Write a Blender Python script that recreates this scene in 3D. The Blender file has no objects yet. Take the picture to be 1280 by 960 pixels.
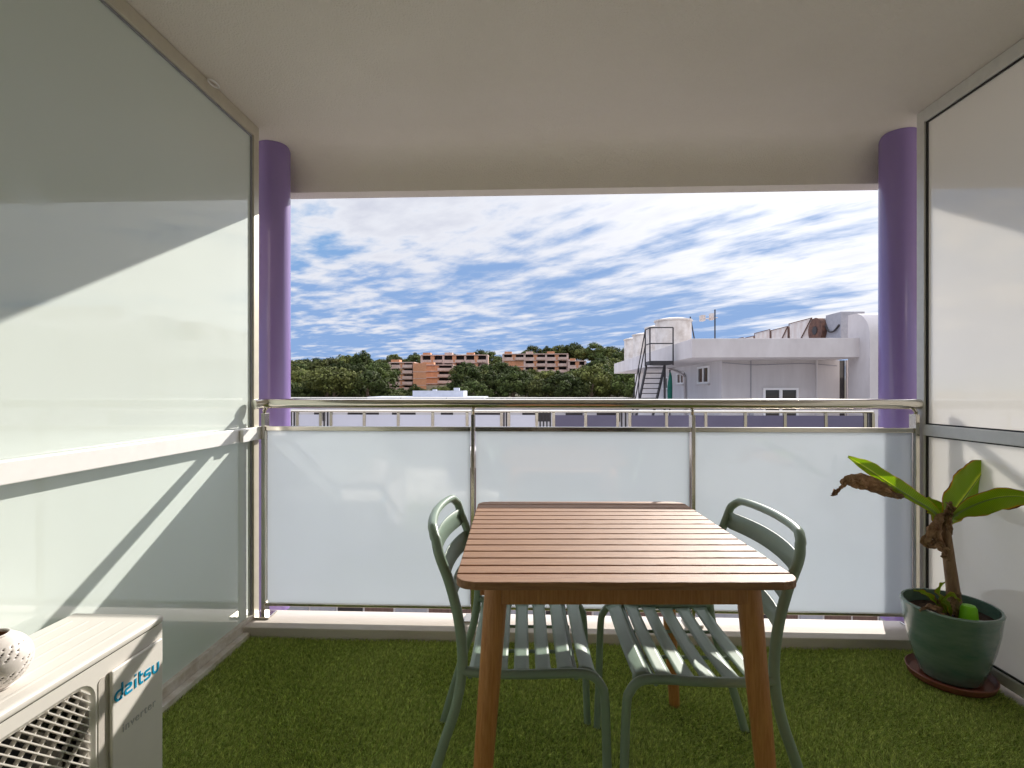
import bpy, bmesh, math, random
import numpy as np
from mathutils import Vector, Matrix
random.seed(7)
R = math.radians
S = bpy.context.scene
col = S.collection

# ------------------------------------------------------------------ render / world
W = bpy.data.worlds.new("World"); S.world = W; W.use_nodes = True
S.view_settings.view_transform = 'Standard'; S.view_settings.look = 'None'
S.view_settings.gamma = 1; S.view_settings.exposure = 1.27
try:
    S.cycles.max_bounces = 16; S.cycles.diffuse_bounces = 10; S.cycles.transmission_bounces = 8; S.cycles.glossy_bounces = 6
except Exception: pass
SUN = Vector((.45, .79, .458)).normalized()
SUN_EL = math.asin(SUN.z); SUN_AZ = math.atan2(SUN.x, SUN.y)

def NT(m):
    return m.node_tree.nodes, m.node_tree.links

def world():
    n, l = NT(W); n.clear()
    out = n.new('ShaderNodeOutputWorld'); bg = n.new('ShaderNodeBackground')
    sky = n.new('ShaderNodeTexSky'); sky.sky_type = 'NISHITA'; sky.sun_disc = False
    sky.sun_elevation = SUN_EL; sky.sun_rotation = SUN_AZ
    sky.air_density = 1.15; sky.dust_density = 0.6; sky.ozone_density = 2.6
    tc = n.new('ShaderNodeTexCoord'); sep = n.new('ShaderNodeSeparateXYZ')
    l.new(tc.outputs['Generated'], sep.inputs[0])
    def M(op, a, b=None, c=None):
        q = n.new('ShaderNodeMath'); q.operation = op
        for i, v in enumerate((a, b, c)):
            if v is None: continue
            if isinstance(v, (int, float)): q.inputs[i].default_value = v
            else: l.new(v, q.inputs[i])
        return q.outputs[0]
    z = M('MAXIMUM', sep.outputs[2], 0.0); z2 = M('ADD', z, 0.07)
    u = M('DIVIDE', sep.outputs[0], z2); v = M('DIVIDE', sep.outputs[1], z2)
    cb = n.new('ShaderNodeCombineXYZ'); l.new(u, cb.inputs[0]); l.new(v, cb.inputs[1])
    def noise(scale, det, rough, az, sa, sb, loc=(0, 0, 0), dist=0.0):
        # noise stretched along the azimuth az (sa along, sb across)
        dx, dy = math.sin(R(az)), math.cos(R(az))
        al = M('MULTIPLY', M('ADD', M('MULTIPLY', u, dx), M('MULTIPLY', v, dy)), sa)
        ac_ = M('MULTIPLY', M('SUBTRACT', M('MULTIPLY', u, dy), M('MULTIPLY', v, dx)), sb)
        c3 = n.new('ShaderNodeCombineXYZ'); l.new(M('ADD', al, loc[0]), c3.inputs[0]); l.new(M('ADD', ac_, loc[1]), c3.inputs[1])
        t = n.new('ShaderNodeTexNoise'); t.inputs['Scale'].default_value = scale
        t.inputs['Detail'].default_value = det; t.inputs['Roughness'].default_value = rough
        t.inputs['Distortion'].default_value = dist
        l.new(c3.outputs[0], t.inputs['Vector']); return t.outputs['Fac']
    big = noise(.50, 3, .5, -50, .8, 1.2, (3.1, 1.7, 0))
    streak = noise(1.25, 10, .62, -42, .55, 1.5, (1, 4, 0), .25)
    blob = noise(1.7, 8, .6, -60, .8, 1.2, (6, 2, 0), .2)
    puff = noise(5.5, 6, .52, -60, .8, 1.1, (2, 0, 0), .1)
    fine = noise(3.4, 9, .6, -40, .6, 1.5, (0, 3, 0), .3)
    pw = n.new('ShaderNodeMapRange'); pw.inputs['From Min'].default_value = -.45; pw.inputs['From Max'].default_value = .30
    l.new(sep.outputs[0], pw.inputs['Value']); rt_ = pw.outputs[0]; lf_ = M('SUBTRACT', 1.0, rt_)
    cov = M('MULTIPLY_ADD', sep.outputs[0], .15, M('MULTIPLY', M('MINIMUM', z, .40), .55))
    a = M('ADD', M('MULTIPLY', big, .42), M('MULTIPLY', streak, M('MULTIPLY_ADD', rt_, .45, .22)))
    a = M('ADD', a, M('MULTIPLY', blob, M('MULTIPLY_ADD', lf_, .42, .18)))
    a = M('ADD', a, M('MULTIPLY', puff, M('MULTIPLY_ADD', lf_, .36, .16)))
    a = M('ADD', a, M('MULTIPLY', fine, M('MULTIPLY_ADD', rt_, .16, .10)))
    a = M('ADD', a, cov)
    mr = n.new('ShaderNodeMapRange'); mr.interpolation_type = 'SMOOTHSTEP'
    mr.inputs['From Min'].default_value = .87; mr.inputs['From Max'].default_value = 1.08
    l.new(a, mr.inputs['Value'])
    mask = M('MULTIPLY_ADD', mr.outputs[0], .86, .10)
    # thick parts of clouds go grey, near the sun brighter
    mr2 = n.new('ShaderNodeMapRange'); mr2.inputs['From Min'].default_value = 1.06; mr2.inputs['From Max'].default_value = 1.30
    l.new(a, mr2.inputs['Value'])
    dp = n.new('ShaderNodeVectorMath'); dp.operation = 'DOT_PRODUCT'
    l.new(tc.outputs['Generated'], dp.inputs[0]); dp.inputs[1].default_value = SUN
    glow = M('POWER', M('MAXIMUM', dp.outputs['Value'], 0.0), 14.0)
    rampc = n.new('ShaderNodeMixRGB'); rampc.inputs[1].default_value = (2.35, 2.38, 2.55, 1)
    rampc.inputs[2].default_value = (1.65, 1.7, 2.0, 1); l.new(mr2.outputs[0], rampc.inputs[0])
    gl = n.new('ShaderNodeMixRGB'); gl.blend_type = 'ADD'; gl.inputs[0].default_value = 1
    gs = n.new('ShaderNodeMixRGB'); gs.blend_type = 'MULTIPLY'; gs.inputs[0].default_value = 1
    gs.inputs[1].default_value = (1.0, .97, .93, 1); l.new(glow, gs.inputs[2])
    l.new(rampc.outputs[0], gl.inputs[1]); l.new(gs.outputs[0], gl.inputs[2])
    # clear-sky part
    skc = n.new('ShaderNodeMixRGB'); skc.blend_type = 'MULTIPLY'; skc.inputs[0].default_value = 1
    skc.inputs[2].default_value = (.17, .30, .56, 1); l.new(sky.outputs[0], skc.inputs[1])
    mx = n.new('ShaderNodeMixRGB'); l.new(mask, mx.inputs[0])
    dk = n.new('ShaderNodeMixRGB'); dk.blend_type = 'DARKEN'; dk.inputs[0].default_value = 1; dk.inputs[2].default_value = (.56, 1.05, 2.0, 1)
    l.new(skc.outputs[0], dk.inputs[1]); l.new(dk.outputs[0], mx.inputs[1]); l.new(gl.outputs[0], mx.inputs[2])
    sky_boost = n.new('ShaderNodeMapRange'); sky_boost.interpolation_type = 'SMOOTHSTEP'  # upper sky, hidden behind the beam, brightened to add fill light on the balcony
    sky_boost.inputs['From Min'].default_value = .40; sky_boost.inputs['From Max'].default_value = .62; sky_boost.inputs['To Min'].default_value = 1; sky_boost.inputs['To Max'].default_value = 2.6
    l.new(sep.outputs[2], sky_boost.inputs['Value'])
    vs_ = n.new('ShaderNodeVectorMath'); vs_.operation = 'SCALE'; l.new(mx.outputs[0], vs_.inputs[0]); l.new(sky_boost.outputs[0], vs_.inputs['Scale'])
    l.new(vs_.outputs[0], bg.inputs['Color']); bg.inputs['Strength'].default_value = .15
    l.new(bg.outputs[0], out.inputs[0])
world()

sl = bpy.data.lights.new('sun', 'SUN'); sl.energy = 2.8; sl.angle = R(.55); sl.color = (1, .94, .86)
so = bpy.data.objects.new('sun', sl); col.objects.link(so)
so.rotation_euler = (-SUN).to_track_quat('-Z', 'Y').to_euler()

cd = bpy.data.cameras.new('camera'); cam = bpy.data.objects.new('camera', cd); col.objects.link(cam)
cd.sensor_width = 36; cd.lens = 36 * 630 / 1280; cd.shift_y = 8 / 1280
cd.clip_start = .02; cd.clip_end = 12000
cam.location = (0, 0, 1.15); TH = math.atan(25 / 630.); cam.rotation_euler = (R(90), 0, TH)
S.camera = cam

# ------------------------------------------------------------------ materials
def mat(name, c, rough=.5, metal=0., var=.0, vscale=8., c2=None, bump=0., bscale=60., coat=0., spec=.5, stretch=(1, 1, 1), detail=5, island=False, trans=0.):
    m = bpy.data.materials.new(name); m.use_nodes = True; n, l = NT(m)
    b = n['Principled BSDF']; b.inputs['Base Color'].default_value = (*c, 1)
    b.inputs['Roughness'].default_value = rough; b.inputs['Metallic'].default_value = metal
    b.inputs['Coat Weight'].default_value = coat; b.inputs['Specular IOR Level'].default_value = spec
    tc = n.new('ShaderNodeTexCoord'); mp = n.new('ShaderNodeMapping'); mp.inputs['Scale'].default_value = stretch
    l.new(tc.outputs['Object'], mp.inputs['Vector'])
    last = None
    if c2 is not None or var:
        t = n.new('ShaderNodeTexNoise'); t.inputs['Scale'].default_value = vscale; t.inputs['Detail'].default_value = detail
        t.inputs['Roughness'].default_value = .62
        l.new(mp.outputs[0], t.inputs['Vector'])
        r = n.new('ShaderNodeMapRange'); r.inputs['From Min'].default_value = .33; r.inputs['From Max'].default_value = .68
        l.new(t.outputs['Fac'], r.inputs['Value'])
        mx = n.new('ShaderNodeMixRGB'); l.new(r.outputs[0], mx.inputs[0])
        if c2 is None:
            mx.inputs[1].default_value = (*[q * (1 - var) for q in c], 1); mx.inputs[2].default_value = (*[min(1, q * (1 + var)) for q in c], 1)
        else:
            mx.inputs[1].default_value = (*c, 1); mx.inputs[2].default_value = (*c2, 1)
        last = mx.outputs[0]
        if island:
            g = n.new('ShaderNodeNewGeometry'); hs = n.new('ShaderNodeHueSaturation')
            r2 = n.new('ShaderNodeMapRange'); r2.inputs['To Min'].default_value = .45; r2.inputs['To Max'].default_value = 1.75
            l.new(g.outputs['Random Per Island'], r2.inputs['Value']); l.new(r2.outputs[0], hs.inputs['Value'])
            l.new(last, hs.inputs['Color']); last = hs.outputs[0]
        l.new(last, b.inputs['Base Color'])
    if bump:
        t = n.new('ShaderNodeTexNoise'); t.inputs['Scale'].default_value = bscale; t.inputs['Detail'].default_value = 6
        l.new(mp.outputs[0], t.inputs['Vector'])
        bp = n.new('ShaderNodeBump'); bp.inputs['Strength'].default_value = bump; bp.inputs['Distance'].default_value = .01
        l.new(t.outputs['Fac'], bp.inputs['Height']); l.new(bp.outputs[0], b.inputs['Normal'])
    if trans:
        out = n['Material Output']; tr = n.new('ShaderNodeBsdfTranslucent')
        if last: l.new(last, tr.inputs['Color'])
        else: tr.inputs['Color'].default_value = (*c, 1)
        ms = n.new('ShaderNodeMixShader'); ms.inputs[0].default_value = trans
        l.new(b.outputs[0], ms.inputs[1]); l.new(tr.outputs[0], ms.inputs[2]); l.new(ms.outputs[0], out.inputs['Surface'])
    return m

def frosted(name, c, tmix=.55, rough=.02, seed=0., tcol=None):
    """milky laminated glass: diffuse + translucent body under a polished face"""
    m = bpy.data.materials.new(name); m.use_nodes = True; n, l = NT(m); n.clear()
    out = n.new('ShaderNodeOutputMaterial')
    tc = n.new('ShaderNodeTexCoord'); t = n.new('ShaderNodeTexNoise'); t.inputs['Scale'].default_value = 1.7; t.inputs['Detail'].default_value = 4
    l.new(tc.outputs['Object'], t.inputs['Vector'])
    def colr(cc):
        mx = n.new('ShaderNodeMixRGB'); mx.inputs[1].default_value = (*[q * .955 for q in cc], 1); mx.inputs[2].default_value = (*[min(1, q * 1.03) for q in cc], 1)
        l.new(t.outputs['Fac'], mx.inputs[0]); return mx.outputs[0]
    d = n.new('ShaderNodeBsdfDiffuse'); tr = n.new('ShaderNodeBsdfTranslucent')
    l.new(colr(c), d.inputs['Color']); l.new(colr(tcol or c), tr.inputs['Color'])
    a = n.new('ShaderNodeMixShader'); a.inputs[0].default_value = tmix; l.new(d.outputs[0], a.inputs[1]); l.new(tr.outputs[0], a.inputs[2])
    g = n.new('ShaderNodeBsdfGlossy'); g.inputs['Roughness'].default_value = rough
    sm = n.new('ShaderNodeTexNoise'); sm.inputs['Scale'].default_value = 6; sm.inputs['Detail'].default_value = 8; sm.inputs['Distortion'].default_value = 1.5
    l.new(tc.outputs['Object'], sm.inputs['Vector'])
    smr = n.new('ShaderNodeMapRange'); smr.inputs['From Min'].default_value = .45; smr.inputs['From Max'].default_value = .8; smr.inputs['To Min'].default_value = rough; smr.inputs['To Max'].default_value = rough + .16
    l.new(sm.outputs['Fac'], smr.inputs['Value']); l.new(smr.outputs[0], g.inputs['Roughness'])
    # the fresnel node flips on back faces: use the absolute facing angle
    lw = n.new('ShaderNodeLayerWeight'); lw.inputs['Blend'].default_value = .5
    p = n.new('ShaderNodeMath'); p.operation = 'POWER'; p.inputs[1].default_value = 4.0
    l.new(lw.outputs['Facing'], p.inputs[0])
    q = n.new('ShaderNodeMath'); q.operation = 'MULTIPLY_ADD'; q.inputs[1].default_value = .92; q.inputs[2].default_value = .12
    l.new(p.outputs[0], q.inputs[0])
    b = n.new('ShaderNodeMixShader'); l.new(q.outputs[0], b.inputs[0]); l.new(a.outputs[0], b.inputs[1]); l.new(g.outputs[0], b.inputs[2])
    l.new(b.outputs[0], out.inputs['Surface'])
    return m

def wood(name, c1, c2, stretch, rough=.45):
    m = mat(name, c1, rough=rough, c2=c2, vscale=9, stretch=stretch, detail=9, bump=.25, bscale=22)
    n, l = NT(m)
    b = n['Principled BSDF']; b.inputs['Coat Weight'].default_value = .04; b.inputs['Coat Roughness'].default_value = .3
    g = n.new('ShaderNodeNewGeometry'); src = b.inputs['Base Color'].links[0].from_socket
    hs = n.new('ShaderNodeHueSaturation'); r2 = n.new('ShaderNodeMapRange'); r2.inputs['To Min'].default_value = .74; r2.inputs['To Max'].default_value = 1.2
    l.new(g.outputs['Random Per Island'], r2.inputs['Value']); l.new(r2.outputs[0], hs.inputs['Value']); l.new(src, hs.inputs['Color']); l.new(hs.outputs[0], b.inputs['Base Color'])
    return m

def brickmat(name, c1, c2, mortar, scale):
    m = bpy.data.materials.new(name); m.use_nodes = True; n, l = NT(m); b = n['Principled BSDF']
    tc = n.new('ShaderNodeTexCoord'); mp = n.new('ShaderNodeMapping')
    sep = n.new('ShaderNodeSeparateXYZ'); l.new(tc.outputs['Object'], sep.inputs[0])
    ad = n.new('ShaderNodeMath'); ad.operation = 'ADD'; l.new(sep.outputs[0], ad.inputs[0]); l.new(sep.outputs[1], ad.inputs[1])
    cb = n.new('ShaderNodeCombineXYZ'); l.new(ad.outputs[0], cb.inputs[0]); l.new(sep.outputs[2], cb.inputs[1])
    br = n.new('ShaderNodeTexBrick'); br.inputs['Scale'].default_value = scale
    br.inputs['Color1'].default_value = (*c1, 1); br.inputs['Color2'].default_value = (*c2, 1); br.inputs['Mortar'].default_value = (*mortar, 1)
    br.inputs['Mortar Size'].default_value = .02
    l.new(cb.outputs[0], br.inputs['Vector'])
    t = n.new('ShaderNodeTexNoise'); t.inputs['Scale'].default_value = .35; t.inputs['Detail'].default_value = 5
    l.new(tc.outputs['Object'], t.inputs['Vector'])
    mx = n.new('ShaderNodeMixRGB'); mx.blend_type = 'MULTIPLY'; mx.inputs[0].default_value = .55
    cr = n.new('ShaderNodeMapRange'); cr.inputs['To Min'].default_value = .5; cr.inputs['To Max'].default_value = 1.3
    l.new(t.outputs['Fac'], cr.inputs['Value']); l.new(br.outputs['Color'], mx.inputs[1]); l.new(cr.outputs[0], mx.inputs[2])
    l.new(mx.outputs[0], b.inputs['Base Color']); b.inputs['Roughness'].default_value = .9
    return m

M = {}
M['glass_left'] = frosted('frosted_glass_green', (.80, .87, .825), .22, .015)
M['glass_right'] = frosted('frosted_glass_cream', (.86, .86, .83), .66, .015, tcol=(.95, .94, .92))
M['glass_front'] = frosted('frosted_glass_blue', (.80, .84, .86), .56, .06, tcol=(.82, .86, .90))
M['plaster'] = mat('ceiling_plaster', (.82, .765, .70), .95, c2=(.77, .715, .645), vscale=1.3, detail=8, bump=.55, bscale=150)
M['wallwhite'] = mat('house_plaster', (.85, .82, .78), .9, var=.03, bump=.2, bscale=90)
M['kerb'] = mat('kerb_stone', (.56, .50, .45), .75, c2=(.63, .58, .53), vscale=6, stretch=(.5, 3, 1), bump=.15, bscale=120)
M['alu'] = mat('anodised_frame', (.62, .58, .48), .42, metal=.35, var=.05, vscale=20)
M['alugrey'] = mat('grey_aluminium', (.68, .67, .64), .45, metal=.1, var=.05, vscale=20)
M['white'] = mat('white_lacquer', (.82, .81, .80), .38, var=.03, vscale=14)
M['framewhite'] = mat('window_white', (.82, .81, .80), .5)
M['dirtywhite'] = mat('stained_white_sill', (.72, .68, .62), .6, c2=(.50, .43, .35), vscale=23, stretch=(1, .7, 1), bump=.2, bscale=80)
M['gasket'] = mat('black_gasket', (.02, .02, .02), .6)
M['steel'] = mat('stainless_steel', (.66, .62, .54), .16, metal=1., var=.05, vscale=5, bump=.03, bscale=300, stretch=(.05, 1, 1))
M['purple'] = mat('purple_paint', (.28, .195, .45), .17, var=.03, vscale=4, coat=.35, bump=.04, bscale=14)
M['turf_base'] = mat('turf_backing', (.20, .26, .06), .95, var=.2)
M['turf'] = mat('turf_blade', (.20, .30, .045), .55, c2=(.62, .68, .20), vscale=75, detail=3, island=True, trans=.22, spec=.25)
M['slat'] = wood('oiled_slat', (.27, .125, .055), (.42, .22, .105), (1.2, 26, 10), .56)
M['leg'] = wood('oiled_leg', (.40, .155, .042), (.54, .25, .085), (24, 24, 1.6), .42)
M['sage'] = mat('sage_powdercoat', (.235, .32, .25), .32, var=.035, vscale=30, bump=.05, bscale=500)
M['rubber'] = mat('dark_rubber', (.03, .03, .03), .7)
M['case'] = mat('unit_casing', (.68, .65, .60), .42, var=.02, vscale=10)
M['fandark'] = mat('fan_dark', (.012, .014, .02), .5)
M['fancoil'] = mat('heat_exchanger', (.10, .08, .06), .5, metal=.5, stretch=(1, 60, 1), var=.5)
M['logo'] = mat('logo_blue', (.0, .27, .47), .35)
M['logogrey'] = mat('logo_grey', (.42, .42, .42), .4)
M['ceramic'] = mat('white_ceramic', (.72, .67, .63), .32, var=.02, coat=.3)
M['candle'] = mat('inside_bisque', (.42, .25, .15), .7, var=.1)
M['terracotta'] = mat('terracotta_rim', (.27, .085, .055), .45, var=.1, coat=.2)
M['soil'] = mat('potting_soil', (.022, .013, .009), 1, c2=(.07, .035, .022), vscale=60, bump=1, bscale=90)
M['lime'] = mat('lime_plastic', (.36, .86, .03), .3, trans=.35)
M['stem'] = mat('banana_stem', (.36, .23, .13), .75, c2=(.20, .11, .06), vscale=12, stretch=(6, 6, .8), bump=.5, bscale=40)
M['dead'] = mat('withered_leaf', (.52, .33, .19), .85, c2=(.22, .115, .06), vscale=38, bump=.8, bscale=70, trans=.2)
M['stucco'] = mat('white_stucco', (.60, .575, .57), .92, c2=(.53, .50, .495), vscale=1.6, stretch=(1.6, 1.6, .22), bump=.25, bscale=6, detail=8)
M['stuccoold'] = mat('weathered_stucco', (.58, .545, .535), .92, c2=(.49, .45, .44), vscale=1.4, bump=.2, bscale=8, stretch=(1, 1, .5))
M['tank'] = mat('peeling_tank', (.72, .68, .64), .9, c2=(.48, .42, .37), vscale=2.2, bump=.3, bscale=9)
M['rust'] = mat('rusty_metal', (.06, .025, .018), .8, c2=(.15, .07, .045), vscale=6)
M['unitw'] = mat('rust_streaked_panel', (.62, .60, .58), .7, c2=(.50, .42, .38), vscale=3.2, stretch=(1, 1, .45))
M['darkmetal'] = mat('dark_steel', (.035, .032, .035), .55, metal=.3, var=.2)
M['darkglass'] = mat('dark_window_glass', (.03, .028, .03), .08, spec=.8)
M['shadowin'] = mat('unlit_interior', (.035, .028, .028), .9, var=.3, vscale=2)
M['lilac'] = mat('lilac_panel', (.60, .60, .68), .28, var=.04, vscale=.8)
M['lilacdark'] = mat('dark_tinted_panel', (.115, .105, .165), .22, var=.08, vscale=.8)
M['greenfab'] = mat('green_parasol_cloth', (.01, .14, .10), .8, var=.2)
M['curtain'] = mat('brown_curtain', (.085, .05, .04), .9, c2=(.17, .10, .08), vscale=5, stretch=(9, 9, .2))
M['greypart'] = mat('grey_screen', (.30, .30, .33), .8, var=.1)
M['concrete'] = mat('pale_concrete', (.66, .50, .44), .95, c2=(.48, .33, .27), vscale=.5, bump=.2, bscale=3)
M['roofw'] = mat('pale_roof', (.60, .62, .68), .9, c2=(.50, .52, .58), vscale=1.2)
M['brick'] = brickmat('orange_brick', (.66, .29, .14), (.54, .22, .11), (.60, .38, .25), 1.1)
M['ground'] = mat('dry_ground', (.09, .085, .045), 1, c2=(.17, .14, .09), vscale=.05)
M['paving'] = mat('courtyard_paving', (.42, .38, .34), .9, c2=(.36, .33, .30), vscale=.6)
M['bark'] = mat('pine_bark', (.13, .085, .055), .95, c2=(.2, .15, .11), vscale=2)
M['pineA'] = mat('pine_foliage_dark', (.045, .066, .018), .85, c2=(.095, .115, .032), vscale=.45, island=True, spec=.2)
M['pineB'] = mat('pine_foliage_olive', (.07, .085, .022), .85, c2=(.14, .145, .04), vscale=.45, island=True, spec=.2)
M['bareA'] = mat('bare_twigs', (.16, .11, .09), .95, c2=(.24, .17, .14), vscale=.6, island=True)
M['floorpl'] = mat('slab_concrete', (.45, .42, .38), .9)

def objvar(m, lo, hi):
    n, l = NT(m); b = n['Principled BSDF']; src = b.inputs['Base Color'].links[0].from_socket
    oi = n.new('ShaderNodeObjectInfo'); mr = n.new('ShaderNodeMapRange'); mr.inputs['To Min'].default_value = lo; mr.inputs['To Max'].default_value = hi
    l.new(oi.outputs['Random'], mr.inputs['Value'])
    hs = n.new('ShaderNodeHueSaturation'); l.new(mr.outputs[0], hs.inputs['Value']); l.new(src, hs.inputs['Color']); l.new(hs.outputs[0], b.inputs['Base Color'])
for k in ('pineA', 'pineB'): objvar(M[k], .55, 1.25)
# leaf with brown edge: uses the uv map
def leafmat():
    m = bpy.data.materials.new('banana_leaf'); m.use_nodes = True; n, l = NT(m); b = n['Principled BSDF']; out = n['Material Output']
    uv = n.new('ShaderNodeUVMap'); sp = n.new('ShaderNodeSeparateXYZ'); l.new(uv.outputs[0], sp.inputs[0])
    tc = n.new('ShaderNodeTexCoord')
    t = n.new('ShaderNodeTexNoise'); t.inputs['Scale'].default_value = 9; t.inputs['Detail'].default_value = 6; l.new(tc.outputs['Object'], t.inputs['Vector'])
    # v in 0..1 : distance from midrib
    e = n.new('ShaderNodeMath'); e.operation = 'MULTIPLY_ADD'; e.inputs[1].default_value = .55; l.new(t.outputs['Fac'], e.inputs[0]); l.new(sp.outputs[1], e.inputs[2])
    cr = n.new('ShaderNodeValToRGB'); l.new(e.outputs[0], cr.inputs[0])
    el = cr.color_ramp.elements; el[0].position = .30; el[0].color = (.55, .58, .10, 1); el[1].position = .42; el[1].color = (.27, .37, .03, 1)
    x = el.new(1.0); x.color = (.29, .37, .03, 1)
    for pos, cc in ((1.14, 0),): pass
    # veins
    w = n.new('ShaderNodeTexWave'); w.wave_type = 'BANDS'; w.bands_direction = 'X'; w.inputs['Scale'].default_value = 22; w.inputs['Distortion'].default_value = .6
    l.new(uv.outputs[0], w.inputs['Vector'])
    mv = n.new('ShaderNodeMixRGB'); mv.blend_type = 'MULTIPLY'; mv.inputs[0].default_value = .28; l.new(cr.outputs[0], mv.inputs[1]); l.new(w.outputs['Color'], mv.inputs[2])
    # withered margin, strength in uv.z is not available: second ramp on v + noise
    e2 = n.new('ShaderNodeMapRange'); e2.inputs['From Min'].default_value = 1.19; e2.inputs['From Max'].default_value = 1.24; l.new(e.outputs[0], e2.inputs['Value'])
    m1 = n.new('ShaderNodeMixRGB'); l.new(e2.outputs[0], m1.inputs[0]); l.new(mv.outputs[0], m1.inputs[1]); m1.inputs[2].default_value = (.50, .30, .02, 1)
    e3 = n.new('ShaderNodeMapRange'); e3.inputs['From Min'].default_value = 1.25; e3.inputs['From Max'].default_value = 1.29; l.new(e.outputs[0], e3.inputs['Value'])
    m2 = n.new('ShaderNodeMixRGB'); l.new(e3.outputs[0], m2.inputs[0]); l.new(m1.outputs[0], m2.inputs[1]); m2.inputs[2].default_value = (.13, .05, .018, 1)
    l.new(m2.outputs[0], b.inputs['Base Color']); b.inputs['Roughness'].default_value = .38
    tr = n.new('ShaderNodeBsdfTranslucent'); 
    hs = n.new('ShaderNodeHueSaturation'); hs.inputs['Value'].default_value = 2.2; l.new(m2.outputs[0], hs.inputs['Color']); l.new(hs.outputs[0], tr.inputs['Color'])
    ms = n.new('ShaderNodeMixShader'); ms.inputs[0].default_value = .5; l.new(b.outputs[0], ms.inputs[1]); l.new(tr.outputs[0], ms.inputs[2]); l.new(ms.outputs[0], out.inputs['Surface'])
    bp = n.new('ShaderNodeBump'); bp.inputs['Strength'].default_value = .3; bp.inputs['Distance'].default_value = .004; l.new(w.outputs['Fac'], bp.inputs['Height']); l.new(bp.outputs[0], b.inputs['Normal'])
    return m
M['leaf'] = leafmat()
def potmat():
    m = mat('glazed_pot', (.09, .175, .14), .24, c2=(.19, .27, .22), vscale=5, coat=.6, stretch=(1, 1, 3), bump=.12, bscale=30)
    return m
M['pot'] = potmat()

# ------------------------------------------------------------------ mesh building
class MB:
    def __init__(s): s.v = []; s.f = []; s.uv = None
    def add(s, vs, fs):
        o = len(s.v); s.v += [tuple(v) for v in vs]; s.f += [tuple(i + o for i in f) for f in fs]; return s
    def box(s, x0, x1, y0, y1, z0, z1, rot=0, piv=None, mtx=None):
        vs = [Vector((x, y, z)) for x in (x0, x1) for y in (y0, y1) for z in (z0, z1)]
        if mtx: vs = [mtx @ v for v in vs]
        return s.add(vs, [(0, 1, 3, 2), (4, 6, 7, 5), (0, 4, 5, 1), (2, 3, 7, 6), (0, 2, 6, 4), (1, 5, 7, 3)])
    def prism(s, pts, axis, a, b):
        """closed outline pts (2d) extruded along axis"""
        def P(p, h):
            return {'x': (h, p[0], p[1]), 'y': (p[0], h, p[1]), 'z': (p[0], p[1], h)}[axis]
        n = len(pts); vs = [P(p, a) for p in pts] + [P(p, b) for p in pts]
        return s.add(vs, [tuple(range(n))[::-1], tuple(range(n, 2 * n))] + [(i, (i + 1) % n, n + (i + 1) % n, n + i) for i in range(n)])
    def tube(s, pts, r, n=12, cap=True, closed=False, flat=None):
        pts = [Vector(p) for p in pts]; N = len(pts); rs = r if isinstance(r, (list, tuple)) else [r] * N
        rings = []; up = None
        for i, p in enumerate(pts):
            if closed: t = (pts[(i + 1) % N] - pts[i - 1])
            else: t = (pts[min(i + 1, N - 1)] - pts[max(i - 1, 0)])
            t.normalize()
            if up is None:
                up = Vector((0, 0, 1)) if abs(t.z) < .9 else Vector((0, 1, 0))
            a = (up - t * up.dot(t)).normalized(); up = a; b = t.cross(a)
            ring = []
            for k in range(n):
                q = 2 * math.pi * k / n
                fa, fb = (1, 1) if flat is None else flat
                ring.append(p + a * math.cos(q) * rs[i] * fa + b * math.sin(q) * rs[i] * fb)
            rings.append(ring)
        vs = [v for rg in rings for v in rg]; fs = []
        for i in range(N if closed else N - 1):
            j = (i + 1) % N
            for k in range(n):
                fs.append((i * n + k, i * n + (k + 1) % n, j * n + (k + 1) % n, j * n + k))
        if cap and not closed: fs += [tuple(range(n))[::-1], tuple(range((N - 1) * n, N * n))]
        return s.add(vs, fs)
    def cyl(s, p0, p1, r0, r1=None, n=24):
        return s.tube([p0, p1], [r0, r1 if r1 is not None else r0], n)
    def lathe(s, prof, n=48, c=(0, 0, 0), closed=True):
        vs = []; N = len(prof)
        for r, z in prof:
            for k in range(n):
                a = 2 * math.pi * k / n; vs.append((c[0] + r * math.cos(a), c[1] + r * math.sin(a), c[2] + z))
        fs = [(i * n + k, i * n + (k + 1) % n, (i + 1) * n + (k + 1) % n, (i + 1) * n + k) for i in range(N - 1) for k in range(n)]
        if closed: fs += [tuple(range(n))[::-1], tuple(range((N - 1) * n, N * n))]
        return s.add(vs, fs)
    def build(s, name, m, parent=None, smooth=False, bevel=0., seg=2, solid=0., subsurf=0, loc=None):
        me = bpy.data.meshes.new(name); me.from_pydata(s.v, [], s.f); me.update()
        bm = bmesh.new(); bm.from_mesh(me); bmesh.ops.recalc_face_normals(bm, faces=bm.faces); bm.to_mesh(me); bm.free()
        o = bpy.data.objects.new(name, me); col.objects.link(o); me.materials.append(M[m] if isinstance(m, str) else m)
        if s.uv:
            u = me.uv_layers.new(name='UVMap')
            for lp in me.loops: u.data[lp.index].uv = s.uv[lp.vertex_index]
        if parent is not None: o.parent = parent
        if loc: o.location = loc
        if smooth:
            me.polygons.foreach_set('use_smooth', [True] * len(me.polygons))
            bm = bmesh.new(); bm.from_mesh(me)
            for e in bm.edges:
                if len(e.link_faces) == 2 and e.calc_face_angle(0) > R(38): e.smooth = False
            bm.to_mesh(me); bm.free()
        if solid:
            q = o.modifiers.new('solid', 'SOLIDIFY'); q.thickness = solid; q.offset = 0
        if bevel:
            q = o.modifiers.new('bevel', 'BEVEL'); q.width = bevel; q.segments = seg; q.limit_method = 'ANGLE'; q.angle_limit = R(35)
            q.harden_normals = False
        if subsurf:
            q = o.modifiers.new('sub', 'SUBSURF'); q.levels = subsurf; q.render_levels = subsurf
        return o

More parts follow.
